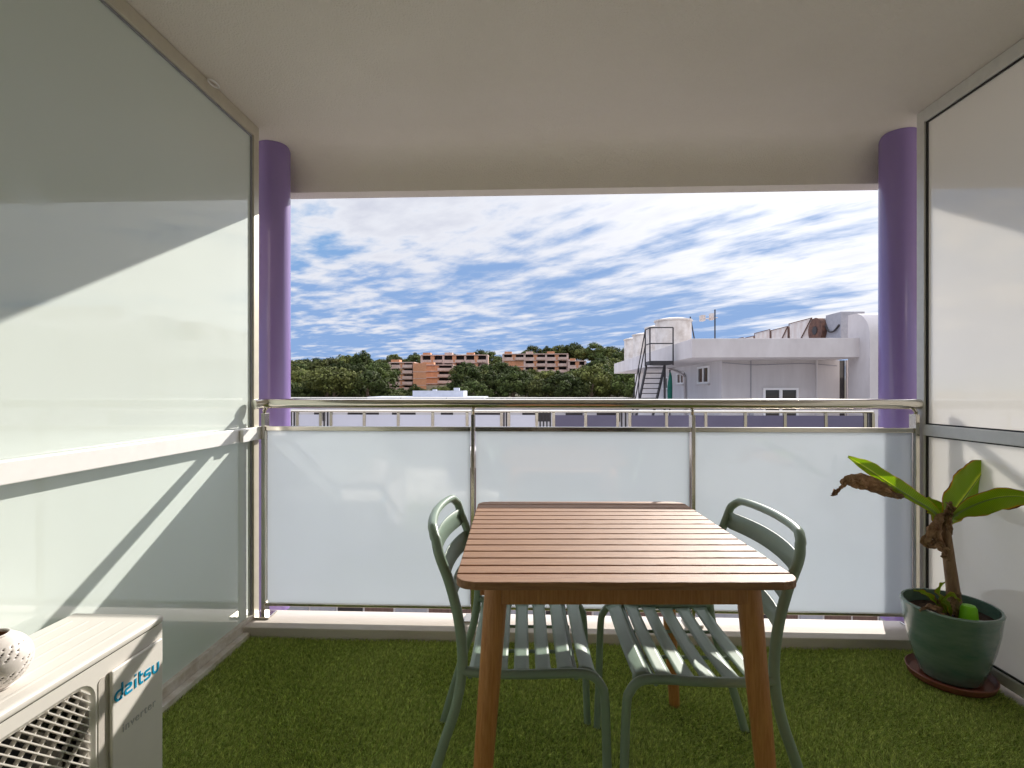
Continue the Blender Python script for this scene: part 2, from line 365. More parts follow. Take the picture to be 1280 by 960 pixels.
def tag(o, label=None, cat=None, group=None, kind=None):
    if label: o['label'] = label
    if cat: o['category'] = cat
    if group: o['group'] = group
    if kind: o['kind'] = kind
    return o
def empty(name, loc, label, cat, rz=0, group=None):
    o = bpy.data.objects.new(name, None); col.objects.link(o); o.location = loc; o.rotation_euler = (0, 0, rz)
    o.empty_display_size = .1
    return tag(o, label, cat, group)
def copy_tree(o, parent=None):
    c = o.copy(); col.objects.link(c); c.parent = parent
    for ch in list(o.children): copy_tree(ch, c)
    return c
def arc(c, r, a0, a1, n):
    return [(c[0] + r * math.cos(R(a0 + (a1 - a0) * i / n)), c[1] + r * math.sin(R(a0 + (a1 - a0) * i / n))) for i in range(n + 1)]
def smoothpath(pts, n=8):
    """Catmull-Rom through 3d points"""
    P = [Vector(p) for p in pts]; P = [P[0] * 2 - P[1]] + P + [P[-1] * 2 - P[-2]]; out = []
    for i in range(1, len(P) - 2):
        for k in range(n):
            t = k / n; a, b, c, d = P[i - 1:i + 3]
            out.append(.5 * ((2 * b) + (c - a) * t + (2 * a - 5 * b + 4 * c - d) * t * t + (3 * b - a - 3 * c + d) * t ** 3))
    return out + [P[-2]]

# ================================================================== THE BALCONY
XL, XR = -1.35, 1.80; YR = 2.40; CZ = 2.435
tag(MB().box(-9, 9.5, -1.5, 2.47, -.22, 0).build('floor', 'floorpl'), kind='structure')
tag(MB().box(XL, XR, 2.275, 2.464, .002, .057).build('kerb', 'kerb', bevel=.004), kind='structure')
# ceiling with a down-turned edge beam
cr_ = .13
prof_ = [(-1.5, CZ + .2), (-1.5, CZ), (2.70 - cr_, CZ)] + [(2.70 - cr_ + cr_ * math.sin(R(a)), CZ - cr_ + cr_ * math.cos(R(a))) for a in range(10, 91, 10)] + [(2.70, 2.228), (2.79, 2.228), (2.79, CZ + .2)]
c_ = MB(); c_.prism(prof_, 'x', -9, 9.5)
tag(c_.build('ceiling', 'plaster', smooth=True), kind='structure')

# turf
def turf():
    rng = np.random.default_rng(3)
    def region(x0, x1, y0, y1, dens):
        n = int((x1 - x0) * (y1 - y0) * dens); return np.stack([rng.uniform(x0, x1, n), rng.uniform(y0, y1, n)], 1)
    p = np.concatenate([region(-1.325, 1.765, 1.25, 2.272, 100000), region(-1.325, 1.765, .4, 1.25, 30000), region(-1.325, 1.765, -.4, .4, 8000)])
    n = len(p); h = rng.uniform(.010, .021, n); w = rng.uniform(.0007, .0013, n); a = rng.uniform(0, 2 * np.pi, n)
    lean = rng.uniform(.2, 1.5, n) * h; la = rng.uniform(0, 2 * np.pi, n) 
    # broad patches lean together
    patch = np.sin(p[:, 0] * 9 + 1.3 * np.sin(p[:, 1] * 7)) * 1.2; la = np.where(rng.random(n) < .5, patch + rng.normal(0, .5, n), la)
    dx, dy = np.cos(a) * w, np.sin(a) * w; lx, ly = np.cos(la) * lean, np.sin(la) * lean
    z0 = np.full(n, .004)
    V = np.empty((n, 5, 3))
    V[:, 0] = np.stack([p[:, 0] - dx, p[:, 1] - dy, z0], 1); V[:, 1] = np.stack([p[:, 0] + dx, p[:, 1] + dy, z0], 1)
    V[:, 2] = np.stack([p[:, 0] + dx * .8 + lx * .35, p[:, 1] + dy * .8 + ly * .35, z0 + h * .6], 1)
    V[:, 3] = np.stack([p[:, 0] - dx * .8 + lx * .35, p[:, 1] - dy * .8 + ly * .35, z0 + h * .6], 1)
    V[:, 4] = np.stack([p[:, 0] + lx, p[:, 1] + ly, z0 + h], 1)
    base = [(-1.335, -.45, .003), (1.775, -.45, .003), (1.775, 2.273, .003), (-1.335, 2.273, .003)]
    me = bpy.data.meshes.new('artificial_grass')
    nv = n * 5 + 4; me.vertices.add(nv); co = np.concatenate([V.reshape(-1, 3), np.array(base)]); me.vertices.foreach_set('co', co.ravel())
    i0 = np.arange(n) * 5
    quads = np.stack([i0, i0 + 1, i0 + 2, i0 + 3], 1); tris = np.stack([i0 + 3, i0 + 2, i0 + 4], 1)
    loops = np.concatenate([np.concatenate([quads, tris], 1).ravel(), np.arange(n * 5, n * 5 + 4)])
    me.loops.add(len(loops)); me.loops.foreach_set('vertex_index', loops.astype(np.int32))
    st = np.concatenate([np.stack([np.arange(n) * 7, np.arange(n) * 7 + 4], 1).ravel(), [n * 7]])
    me.polygons.add(len(st)); me.polygons.foreach_set('loop_start', st.astype(np.int32))
    mi = np.zeros(len(st), np.int32); mi[-1] = 1; me.polygons.foreach_set('material_index', mi)
    me.materials.append(M['turf']); me.materials.append(M['turf_base']); me.update(calc_edges=True); me.validate()
    o = bpy.data.objects.new('artificial_grass', me); col.objects.link(o)
    tag(o, 'short green artificial turf covering the balcony floor', 'artificial grass', kind='stuff')
turf()

# house wall behind the camera with a sliding door
hw = empty('house_wall', (0, -.5, 0), 'pale plastered house wall behind the balcony with a sliding glass door', 'wall')
w_ = MB(); w_.box(XL, -.95, -.2, 0, 0, CZ); w_.box(1.25, XR, -.2, 0, 0, CZ); w_.box(-.95, 1.25, -.2, 0, 2.15, CZ)
w_.build('wall', 'wallwhite', hw)
for x in (-.95, .15):
    d = MB(); d.box(x, x + .05, -.1, -.04, .02, 2.15); d.box(x + 1.05, x + 1.10, -.1, -.04, .02, 2.15); d.box(x + .05, x + 1.05, -.1, -.04, .02, .08); d.box(x + .05, x + 1.05, -.1, -.04, 2.09, 2.15)
    f = d.build('door_leaf', 'white', hw); MB().box(x + .05, x + 1.05, -.074, -.066, .08, 2.09).build('pane', 'darkglass', f)
MB().box(-3, 3, -2.2, -2.1, 0, 2.4).build('room_back', 'wallwhite', hw)

# glass partitions
def partition(x, sgn, gm, fm, label, railm):
    t = empty('glass_partition', (x, 0, 0), label, 'glass screen')
    y0, y1 = -.5, 2.418
    a, b = (0, .03) if sgn < 0 else (-.03, 0)     # frame thickness inward from the glass plane
    ins = .028 * -sgn                             # inward direction
    def bx(x0, x1, *r): return MB().box(min(x0, x1), max(x0, x1), *r)
    # frame
    f = bx(-.02, .02, y1 - .045, y1, .055, CZ - .002)
    f.build('end_post', fm, t, bevel=.002)
    bx(-.022, .022, y0, y1 - .047, 2.375, CZ - .002).build('top_rail', fm, t, bevel=.003)
    bx(-.024, .024, y0, y1 - .047, .03, .072).build('bottom_rail', 'dirtywhite' if sgn < 0 else fm, t, bevel=.002)
    if sgn < 0:
        bx(0.022, .05, y0, y1 + .03, .915, .975).build('middle_rail', railm, t, bevel=.003)
        bx(.026, .058, y0, 2.272, .002, .035).build('skirting', 'dirtywhite', t, bevel=.002)
    else:
        m_ = bx(-.024, .02, y0, y1 - .047, .945, .995); m_.build('middle_rail', railm, t, bevel=.003)
    for z0, z1 in ((.066, .925 if sgn < 0 else .95), (.965 if sgn < 0 else .99, 2.38)):
        bx(-.004, .004, y0, y1 - .03, z0, z1).build('glass_pane', gm, t)
    g = MB()
    gx0, gx1 = (.0045, .012) if sgn < 0 else (-.012, -.0045)
    for z0, z1 in ((.072, .915 if sgn < 0 else .945), (.975 if sgn < 0 else .995, 2.375)):
        g.box(gx0, gx1, y1 - .052, y1 - .045, z0, z1)
        g.box(gx0, gx1, y0, y1 - .052, z1 - .006, z1)
        if sgn > 0: g.box(gx0, gx1, y0, y1 - .052, z0, z0 + .006)
    g.build('gasket', 'gasket' if sgn > 0 else 'greypart', t)
    return t
pl_ = partition(XL - .006, -1, 'glass_left', 'alu', 'green frosted glass screen on the left with a white bar halfway up', 'white')
for y in (1.0, ):
    pass
partition(XR + .008, 1, 'glass_right', 'alugrey', 'cream frosted glass screen on the right, beside the potted banana', 'alugrey')
# mounting block on the left bar and the small clip on the ceiling
tag(MB().box(XL + .045, XL + .062, 2.20, 2.25, .917, .973).build('rail_clamp', 'white', bevel=.002), 'small square clamp on the white bar near the handrail', 'clamp')
clip = MB().tube([(XL + .03 + .014 * math.cos(a), 2.04 + .03 * math.sin(a), CZ - .012) for a in [i * 2 * math.pi / 16 for i in range(16)]], .0035, 8, closed=True)
tag(clip.build('ceiling_clip', 'white', smooth=True), 'small oval metal ring on the ceiling by the left screen', 'ring')

# purple columns
for x, lab in ((-1.366, 'purple round column at the left end of the railing'), (1.845, 'purple round column at the right end of the railing')):
    o = MB().cyl((0, 0, -.0), (0, 0, CZ - .001), .083, n=96).build('column', 'purple', smooth=True, loc=(x, 2.615, 0))
    tag(o, lab, 'column', 'purple columns outside the railing')

# railing
rl = empty('balcony_railing', (0, YR, 0), 'stainless steel railing with three frosted glass panels along the balcony edge', 'railing')
hr = MB(); hz = 1.086
pth = [(XL + .03, -.055, hz - .003), (XL + .045, -.03, hz), (XL + .06, -.01, hz), (XL + .085, 0, hz)] + [(x, 0, hz) for x in np.linspace(XL + .12, XR - .06, 8)] + [(XR - .03, 0, hz), (XR - .012, 0, hz)]
hr.tube(pth, .024, 24); hr.build('handrail', 'steel', rl, smooth=True)
px = [XL + .055, -.281, .752, XR - .035]
for i, x in enumerate(px):
    p = MB()
    if i in (1, 2):
        p.box(x - .008, x + .008, -.024, .024, .062, 1.035)
        p.tube([(x, 0, 1.03), (x, -.004, 1.05), (x, 0, 1.07)], .008, 10)
    else:
        s = 1 if i == 0 else -1
        p.box(x - .009, x + .009, -.022, .022, .062, 1.04)
        p.tube([(x, 0, 1.03), (x, -.01, 1.05), (x + .012 * s, 0, 1.075)], .009, 10)
    po = p.build('post', 'steel', rl, bevel=.0015)
    MB().box(x - .04 , x + .04, -.045, .04, .0575, .066).build('foot_plate', 'steel', po, bevel=.003)
spans = [(px[0] + .009, px[1] - .010), (px[1] + .010, px[2] - .010), (px[2] + .010, px[3] - .010)]
for x0, x1 in spans:
    MB().box(x0, x1, -.014, .014, .955, .977).build('top_bar', 'steel', rl, bevel=.002)
    MB().box(x0, x1, -.014, .014, .108, .122).build('bottom_bar', 'steel', rl, bevel=.002)
    MB().box(x0 + .004, x1 - .004, -.004, .004, .1225, .9545).build('glass_panel', 'glass_front', rl)

for dx_, lab in ((XR - XL + .06, 'neighbouring steel railing with frosted panels behind the right glass screen'), (-(XR - XL) - .06, 'neighbouring steel railing with frosted panels behind the left glass screen')):
    nb_ = copy_tree(rl); nb_.location.x += dx_; nb_['label'] = lab
# ================================================================== TABLE
tx, ty = .193, 1.478
tb = empty('slatted_table', (tx, ty, 0), 'square wooden garden table with slatted top and splayed round legs', 'table', rz=TH)
hw_, hd = .375, .392
n_s = 15; pitch = 2 * hd / n_s; rc = .045
for i in range(n_s):
    y0 = -hd + i * pitch + .0033; y1 = -hd + (i + 1) * pitch - .0033
    def xe(y):
        d = hd - abs(y)
        return hw_ - (rc - math.sqrt(max(0, rc * rc - (rc - d) ** 2)) if d < rc else 0)
    if i in (0, n_s - 1):
        ys = np.linspace(y0 if i else -hd, y1 if i != n_s - 1 else hd, 9)
    else: ys = [y0, y1]
    pts = [(-xe(y), y) for y in ys] + [(xe(y), y) for y in reversed(ys)]
    MB().prism(pts, 'z', .722, .74).build('slat', 'slat', tb, bevel=.0022)
ap = MB(); ax, ay = .315, .335
ap.box(-ax + .04, ax - .04, -ay - .011, -ay + .011, .672, .7195); ap.build('apron', 'leg', tb, bevel=.002)
MB().box(-ax + .04, ax - .04, ay - .011, ay + .011, .672, .7195).build('apron', 'leg', tb, bevel=.002)
for s in (-1, 1): MB().box(s * (ax - .0) - .011, s * (ax - .0) + .011, -ay + .04, ay - .04, .672, .7195).build('apron', 'leg', tb, bevel=.002)
# cross battens under the slats
for x in (-.2, 0, .2): MB().box(x - .02, x + .02, -ay + .013, ay - .013, .703, .7205).build('batten', 'leg', tb)
for sx in (-1, 1):
    for sy in (-1, 1):
        MB().tube([(sx * .285, sy * .318, .720), (sx * .290, sy * .322, .66), (sx * .338, sy * .358, .004)], [.0265, .0265, .0185], 28).build('leg', 'leg', tb, smooth=True)

# ================================================================== CHAIRS
def make_chair():
    t = empty('metal_chair', (0, 0, 0), 'x', 'chair', group='sage green metal chairs at the table')
    hwid = .222; r = .0115
    # rear leg + back loop, one bent tube each side joined across the top
    side = [(-.280, .004), (-.250, .11), (-.210, .24), (-.177, .34), (-.161, .43), (-.161, .50), (-.172, .58), (-.193, .66), (-.217, .725)]
    L = [(x, -hwid, z) for x, z in side]
    top = [(-.227, -hwid + .008, .760), (-.233, -hwid + .032, .782), (-.237, -hwid + .07, .791), (-.239, 0, .794), (-.237, hwid - .07, .791), (-.233, hwid - .032, .782), (-.227, hwid - .008, .760)]
    Rr = [(x, hwid, z) for x, z in reversed(side)]
    full = smoothpath(L + top + Rr, 5)
    full = [Vector((p.x - (.022 * (1 - (p.y / hwid) ** 2) if p.z > .768 else 0), p.y, p.z)) for p in full]
    MB().tube(full, r, 14, flat=(1.0, 1.15)).build('back_frame', 'sage', t, smooth=True)
    # back slats (bowed to the rear)
    def xs(z):
        for (a, za), (b, zb) in zip(side, side[1:]):
            if za <= z <= zb: return a + (b - a) * (z - za) / (zb - za)
        return -.222
    for z0, z1 in ((.545, .596), (.620, .674), (.695, .747)):
        m = MB(); n = 16; vs = []
        for k in range(n + 1):
            y = -hwid + .004 + (2 * hwid - .008) * k / n; bow = -.034 * (1 - (y / hwid) ** 2)
            e = .006 if k in (0, n) else 0
            for z in (z0 + e, (z0 + z1) / 2, z1 - e): vs.append((xs(min(z, .725)) + bow - (.004 if z == (z0 + z1) / 2 else 0), y, z))
        m.add(vs, [(3 * k + j, 3 * k + 3 + j, 3 * k + 4 + j, 3 * k + 1 + j) for k in range(n) for j in (0, 1)])
        m.build('back_slat', 'sage', t, smooth=True, solid=.003)
    # side rails running into the front legs
    for s in (-1, 1):
        p = smoothpath([(-.161, s * hwid, .435), (-.09, s * hwid, .428), (.02, s * hwid, .428), (.12, s * hwid, .432), (.168, s * hwid, .427), (.193, s * hwid, .402), (.203, s * hwid, .36), (.209, s * hwid, .18), (.215, s * hwid, .006)], 5)
        MB().tube(p, r, 14).build('leg', 'sage', t, smooth=True)
        for x, y in ((-.280, s * hwid), (.215, s * hwid)):
            MB().cyl((x, y, .0), (x, y, .014), .0135, n=16).build('foot_cap', 'rubber', t)
    # seat slats: flared at the ends, dished in the middle, the front one rolls over
    for i in range(6):
        xa = -.150 + i * .0565; xb = xa + .0565
        m = MB(); n = 14; vs = []; fs = []; K = 4
        for k in range(n + 1):
            y = -hwid + .004 + (2 * hwid - .008) * k / n; q = abs(y) / hwid
            gap = .0018 if q > .94 else (.0082 if q < .87 else .0018 + (.94 - q) / .07 * .0064)
            dish = -.010 * (1 - q ** 2) 
            for j in range(K + 1):
                x = xa + gap + (xb - xa - 2 * gap) * j / K
                z = .437 + dish - .012 * (1 - min(1, abs(x + .03) / .18) ** 2)
                if x > .135: z -= 5.2 * (x - .135) ** 2 
                vs.append((x, y, z))
        for k in range(n):
            for j in range(K):
                a = k * (K + 1) + j; fs.append((a, a + 1, a + K + 2, a + K + 1))
        m.add(vs, fs); m.build('seat_slat', 'sage', t, smooth=True, solid=.0035)
    # stretchers under the seat
    for x in (-.14, .13):
        MB().tube([(x, -hwid, .421), (x, -.1, .412), (x, .1, .412), (x, hwid, .421)], .007, 10).build('seat_support', 'sage', t, smooth=True)
    for y in (-.075, .075): MB().tube([(-.145, y, .410), (.14, y, .410)], .005, 8).build('seat_support', 'sage', t, smooth=True)
    return t
ch = make_chair(); ch.location = (-.022, 1.505, 0); ch.rotation_euler.z = R(1)
ch['label'] = 'sage green metal chair on the left side of the wooden table, facing right'
c2 = copy_tree(ch); c2.location = (.436, 1.490, 0); c2.rotation_euler.z = R(180.5)
c2['label'] = 'sage green metal chair on the right side of the wooden table, facing left'

# ================================================================== AIR CONDITIONER UNIT
acx0, acx1, acy0, acy1, acz0, acz1 = -1.305, -1.047, .62, 1.388, .06, .515
ac = empty('air_conditioner', (-1.17, 1.0, 0), 'cream outdoor air conditioner unit standing against the left glass screen', 'air conditioner')
def A(m): m.v = [(v[0] + 1.17, v[1] - 1.0, v[2]) for v in m.v]; return m
# casing: shell with a round-cornered opening on the front
gy0, gy1, gz0, gz1 = .72, 1.158, .10, .452
def rrect(y0, y1, z0, z1, r, n=6):
    p = []
    for c, a in (((y1 - r, z1 - r), 0), ((y0 + r, z1 - r), 90), ((y0 + r, z0 + r), 180), ((y1 - r, z0 + r), 270)):
        p += arc(c, r, a, a + 90, n)
    return p
def ring_plate(m, outer, inner, x):
    """flat ring between outer and inner outlines with same count"""
    n = len(outer); vs = [(x, *p) for p in outer] + [(x, *p) for p in inner]
    m.add(vs, [(i, (i + 1) % n, n + (i + 1) % n, n + i) for i in range(n)])
body = MB()
body.box(acx0, acx0 + .012, acy0, acy1, acz0, acz1 - .022)
body.box(acx0 + .012, acx1 - .001, acy1 - .012, acy1, acz0, acz1 - .022)
body.box(acx0 + .012, acx1 - .001, acy0, acy0 + .012, acz0, acz1 - .022)
body.box(acx0 + .012, acx1 - .001, acy0 + .012, acy1 - .012, acz0, acz0 + .015)
A(body).build('casing', 'case', ac, bevel=.006, seg=3)
fr = MB(); out_ = rrect(acy0 + .0, acy1 - .0, acz0, acz1 - .022, .008); inn = rrect(gy0 - .012, gy1 + .012, gz0 - .012, gz1 + .010, .05)
inn2 = rrect(gy0, gy1, gz0, gz1, .042)
ring_plate(fr, out_, inn, acx1); n0 = len(out_)
vs = [(acx1, *p) for p in inn] + [(acx1 - .006, *p) for p in inn2] + [(acx1 - .03, *p) for p in inn2]
fr.add(vs, [(k * n0 + i, k * n0 + (i + 1) % n0, (k + 1) * n0 + (i + 1) % n0, (k + 1) * n0 + i) for k in (0, 1) for i in range(n0)])
A(fr).build('front_cover', 'case', ac, smooth=True)
# lid with pressed ribs
lid = MB(); lid.box(acx0 - .004, acx1 + .004, acy0 - .004, acy1 + .004, acz1 - .022, acz1)
lo = A(lid).build('lid', 'case', ac, bevel=.009, seg=4)
for x in (-1.268, -1.222, -1.176, -1.130, -1.084):
    p = MB(); p.tube([(x, acy0 + .05, acz1 - .001), (x, acy1 - .05, acz1 - .001)], [.0075, .0075], 10, flat=(.3, 1)); A(p).build('lid_rib', 'case', lo, smooth=True)
# raised right-hand service panel with a grip recess on its near edge
sp = MB(); sp.prism([(1.205, acz0 + .01), (1.378, acz0 + .01), (1.378, acz1 - .06), (1.205, acz1 - .06)], 'x', acx1 + .001, acx1 + .010)
sv = A(sp).build('service_panel', 'case', ac, bevel=.006, seg=3)
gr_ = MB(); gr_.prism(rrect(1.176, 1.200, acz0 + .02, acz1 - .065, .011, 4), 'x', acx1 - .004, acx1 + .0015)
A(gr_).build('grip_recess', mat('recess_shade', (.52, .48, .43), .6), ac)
# grille: diagonal slats and ribs clipped to the opening
def clip(p, d):
    """clip line p + t d to the opening rect"""
    t0, t1 = -9, 9
    for q, dd, a, b in ((p[0], d[0], gy0, gy1), (p[1], d[1], gz0, gz1)):
        u, v = (a - q) / dd, (b - q) / dd
        t0 = max(t0, min(u, v)); t1 = min(t1, max(u, v))
    return t0, t1
def lattice(d, pitch, th, x0, x1, name, cc=.04):
    nrm = Vector((-d[1], d[0])); m = MB(); c = Vector(((gy0 + gy1) / 2, (gz0 + gz1) / 2))
    k = -60
    while k < 60:
        p = c + nrm * pitch * k; t0, t1 = clip(p, d); k += 1
        if t1 - t0 < .02: continue
        a = p + Vector(d) * t0; b = p + Vector(d) * t1
        q = nrm * th / 2
        pts = [a - q, b - q, b + q, a + q]
        m.prism([(w.x, w.y) for w in pts], 'x', x0, x1)
    return A(m).build(name, 'case', ac)
lattice((.72, -.694), .0137, .0026, acx1 - .013, acx1 - .002, 'grille_slats')
lattice((.694, .72), .036, .0022, acx1 - .016, acx1 - .006, 'grille_ribs')
fan = MB(); fcy, fcz = (gy0 + gy1) / 2, (gz0 + gz1) / 2
for k in range(3):
    a0 = k * 120
    ins_ = [(acx1 - .09 + .0, fcy + .04 * math.cos(R(a0 + q)), fcz + .04 * math.sin(R(a0 + q))) for q in range(0, 81, 10)]
    ous = [(acx1 - .06 - .0006 * q, fcy + .165 * math.cos(R(a0 + q + 20)), fcz + .165 * math.sin(R(a0 + q + 20))) for q in range(0, 81, 10)]
    fan.add(ins_ + ous, [(i, i + 1, 10 + i, 9 + i) for i in range(8)])
fan.cyl((acx1 - .12, fcy, fcz), (acx1 - .05, fcy, fcz), .045)
A(fan).build('fan', 'fandark', ac, solid=.003)
bk = MB(); bk.box(acx1 - .20, acx1 - .16, acy0 + .02, 1.172, acz0 + .02, acz1 - .03); A(bk).build('heat_exchanger', 'fancoil', ac)
sh_ = MB(); sh_.tube([(acx1 - .11, fcy, fcz), (acx1 - .03, fcy, fcz)], .176, 48, cap=False); A(sh_).build('fan_shroud', 'case', ac, smooth=True)
for y in (acy0 + .1, acy1 - .12):
    f = MB(); f.box(acx0 + .0, acx1 + .012, y - .02, y + .02, .03, acz0 - .001); A(f).build('foot', 'rubber', ac, bevel=.004)

# lettering drawn as flat strokes; (u,v) units = x-height 1
def stroke(m, pts, w, ox, oz, sc, x, th=.0012):
    """constant width ribbon on plane x, u->y, v->z"""
    P = [Vector((p[0], p[1])) for p in pts]; n = len(P); Lf, Rt = [], []
    for i in range(n):
        d = (P[min(i + 1, n - 1)] - P[max(i - 1, 0)]).normalized(); nn = Vector((-d.y, d.x)) * w / 2
        Lf.append(P[i] + nn); Rt.append(P[i] - nn)
    for i in range(n - 1):
        q = [Lf[i], Lf[i + 1], Rt[i + 1], Rt[i]]
        m.prism([(ox + a.x * sc, oz + a.y * sc) for a in q], 'x', x, x + th)
lg = MB(); W_ = .23; lx = acx1 + .0104; oy, oz, sc = 1.212, .372, .0256
def car(cx, cy, rx, ry, a0, a1, n=14): return [(cx + rx * math.cos(R(a0 + (a1 - a0) * i / n)), cy + ry * math.sin(R(a0 + (a1 - a0) * i / n))) for i in range(n + 1)]
def put(pts, u): stroke(lg, [(p[0] + u, p[1]) for p in pts], W_, oy, oz, sc, lx)
put(car(.5, .5, .42, .42, 90, 360), 0); put([(.92, .3), (.92, 1.55)], 0); put([(.5, .92), (.92, .92)], 0); put([(.5, .08), (.92, .08)], 0)      # d
put([(.12, .92), (.62, .92)] + car(.62, .74, .2, .18, 90, -90, 8) + [(.30, .55)] + car(.30, .32, .2, .24, 90, 270, 8) + [(.95, .08)], 1.22)   # a
put([(.15, 0), (.15, .95)], 2.45); put([(.15, 1.2), (.15, 1.4)], 2.45)      # i
put([(.2, 1.4), (.2, .32)] + car(.45, .32, .25, .24, 180, 270, 6) + [(.62, .08)], 2.95); put([(.2, .92), (.62, .92)], 2.95)   # t
put([(.85, .92), (.35, .92)] + car(.35, .72, .22, .2, 90, 270, 8) + [(.62, .52)] + car(.62, .30, .22, .22, 90, -90, 8) + [(.1, .08)], 3.72)   # s
put([(.12, 1.0), (.12, .45)] + car(.49, .45, .37, .37, 180, 360, 12) + [(.86, 1.0)], 4.85)    # u
A(lg).build('logo', 'logo', sv)
fc = bpy.data.curves.new('lettering', 'FONT'); fc.body = 'inverter'; fc.size = .030; fc.space_character = 1.15; fc.extrude = .0003
fo = bpy.data.objects.new('lettering', fc); col.objects.link(fo)
dg = bpy.context.evaluated_depsgraph_get(); me = bpy.data.meshes.new_from_object(fo.evaluated_get(dg)); bpy.data.objects.remove(fo)
me.name = 'lettering'
for v in me.vertices: v.co = Vector((acx1 + .0108 + 1.17 + v.co.z, 1.236 + v.co.x - 1.0, .283 + v.co.y))
o = bpy.data.objects.new('lettering', me); col.objects.link(o); o.parent = sv; me.materials.clear(); me.materials.append(M['logogrey'])

# candle holder on the unit: pierced ceramic ball
def lantern():
    t = empty('candle_holder', (-1.150, 1.03, .515), 'white pierced ceramic ball candle holder on top of the air conditioner', 'candle holder')
    r = .066; cz = .057
    bm = bmesh.new(); nu, nv = 96, 44; grid = []
    for j in range(nv + 1):
        ph = R(-58) + (R(58) + R(66)) * j / nv; grid.append([bm.verts.new((r * math.cos(ph) * math.cos(2 * math.pi * i / nu), r * math.cos(ph) * math.sin(2 * math.pi * i / nu), cz + r * .92 * math.sin(ph))) for i in range(nu)])
    for j in range(nv):
        for i in range(nu):
            # leaf-shaped piercings in slanted rows
            if 4 < j < 34:
                a = (i + (j // 4) * 2) % 4; b = j % 4
                if (a, b) in ((1, 1), (2, 2)) and (i // 12 + j // 8) % 3 != 0: continue
            bm.faces.new((grid[j][i], grid[j][(i + 1) % nu], grid[j + 1][(i + 1) % nu], grid[j + 1][i]))
    me = bpy.data.meshes.new('shell'); bmesh.ops.recalc_face_normals(bm, faces=bm.faces); bm.to_mesh(me); bm.free()
    me.polygons.foreach_set('use_smooth', [True] * len(me.polygons)); me.materials.append(M['ceramic'])
    o = bpy.data.objects.new('shell', me); col.objects.link(o); o.parent = t
    q = o.modifiers.new('solid', 'SOLIDIFY'); q.thickness = .004; q.offset = -1
    MB().lathe([(.034, .001), (.037, .003), (.036, .006), (.0, .006)], 40).build('base', 'ceramic', t, smooth=True)
    MB().lathe([(.0, .008), (.028, .008), (.054, .035), (.059, .057), (.051, .087), (.026, .110)], 40, closed=False).build('lining', 'candle', t, smooth=True)
    rm = MB(); rm.tube([(.027 * math.cos(a), .027 * math.sin(a), .1125) for a in [i * 2 * math.pi / 40 for i in range(40)]], .003, 10, closed=True); rm.build('rim', 'ceramic', t, smooth=True)
lantern()

# ================================================================== POTTED BANANA
PX, PY = 1.640, 2.045
pt = empty('plant_pot', (PX, PY, .0), 'green glazed ceramic pot in the right corner of the balcony', 'plant pot')
prof = [(.0, .034), (.092, .034), (.098, .040), (.118, .10), (.136, .17), (.148, .235), (.153, .285), (.156, .300), (.158, .308), (.154, .314), (.147, .313), (.145, .300), (.143, .262), (.0, .262)]
MB().lathe(prof, 72, closed=False).build('pot_body', 'pot', pt, smooth=True)
MB().lathe([(.0, .258), (.142, .2635), (.1422, .268), (.09, .272), (.03, .276), (.0, .277)], 48, closed=False).build('soil', 'soil', pt, smooth=True)
sc_ = empty('pot_saucer', (PX, PY, 0), 'round terracotta saucer under the green pot', 'saucer')
MB().lathe([(.0, .020), (.128, .020), (.134, .024), (.142, .048), (.139, .050), (.131, .034), (.126, .030), (.0, .030)], 72, closed=False).build('dish', 'terracotta', sc_, smooth=True)
def q(px_, py_, Y):     # helper used only to read plant points off one vertical plane at the pot
    x = (px_ - 640) / 630.; c, s = math.cos(TH), math.sin(TH); wy = x * s + c; t = Y / wy
    return Vector(((x * c - s) * t - PX, Y - PY, 1.15 + (488 - py_) / 630. * t))
bp_ = empty('banana_plant', (PX, PY, .0), 'small banana plant with torn leaves and a dried brown collar growing in the green pot', 'plant')
Y0 = PY
stp = [q(1194, 765, Y0), q(1191, 735, Y0), q(1187, 705, Y0), q(1183, 675, Y0), q(1180, 650, Y0)]
MB().tube(smoothpath(stp, 4), [.030, .027, .024, .023, .022, .0215, .021, .0205, .020, .0195, .0195, .019, .0185, .018, .017, .016, .015], 18).build('stem', 'stem', bp_, smooth=True)
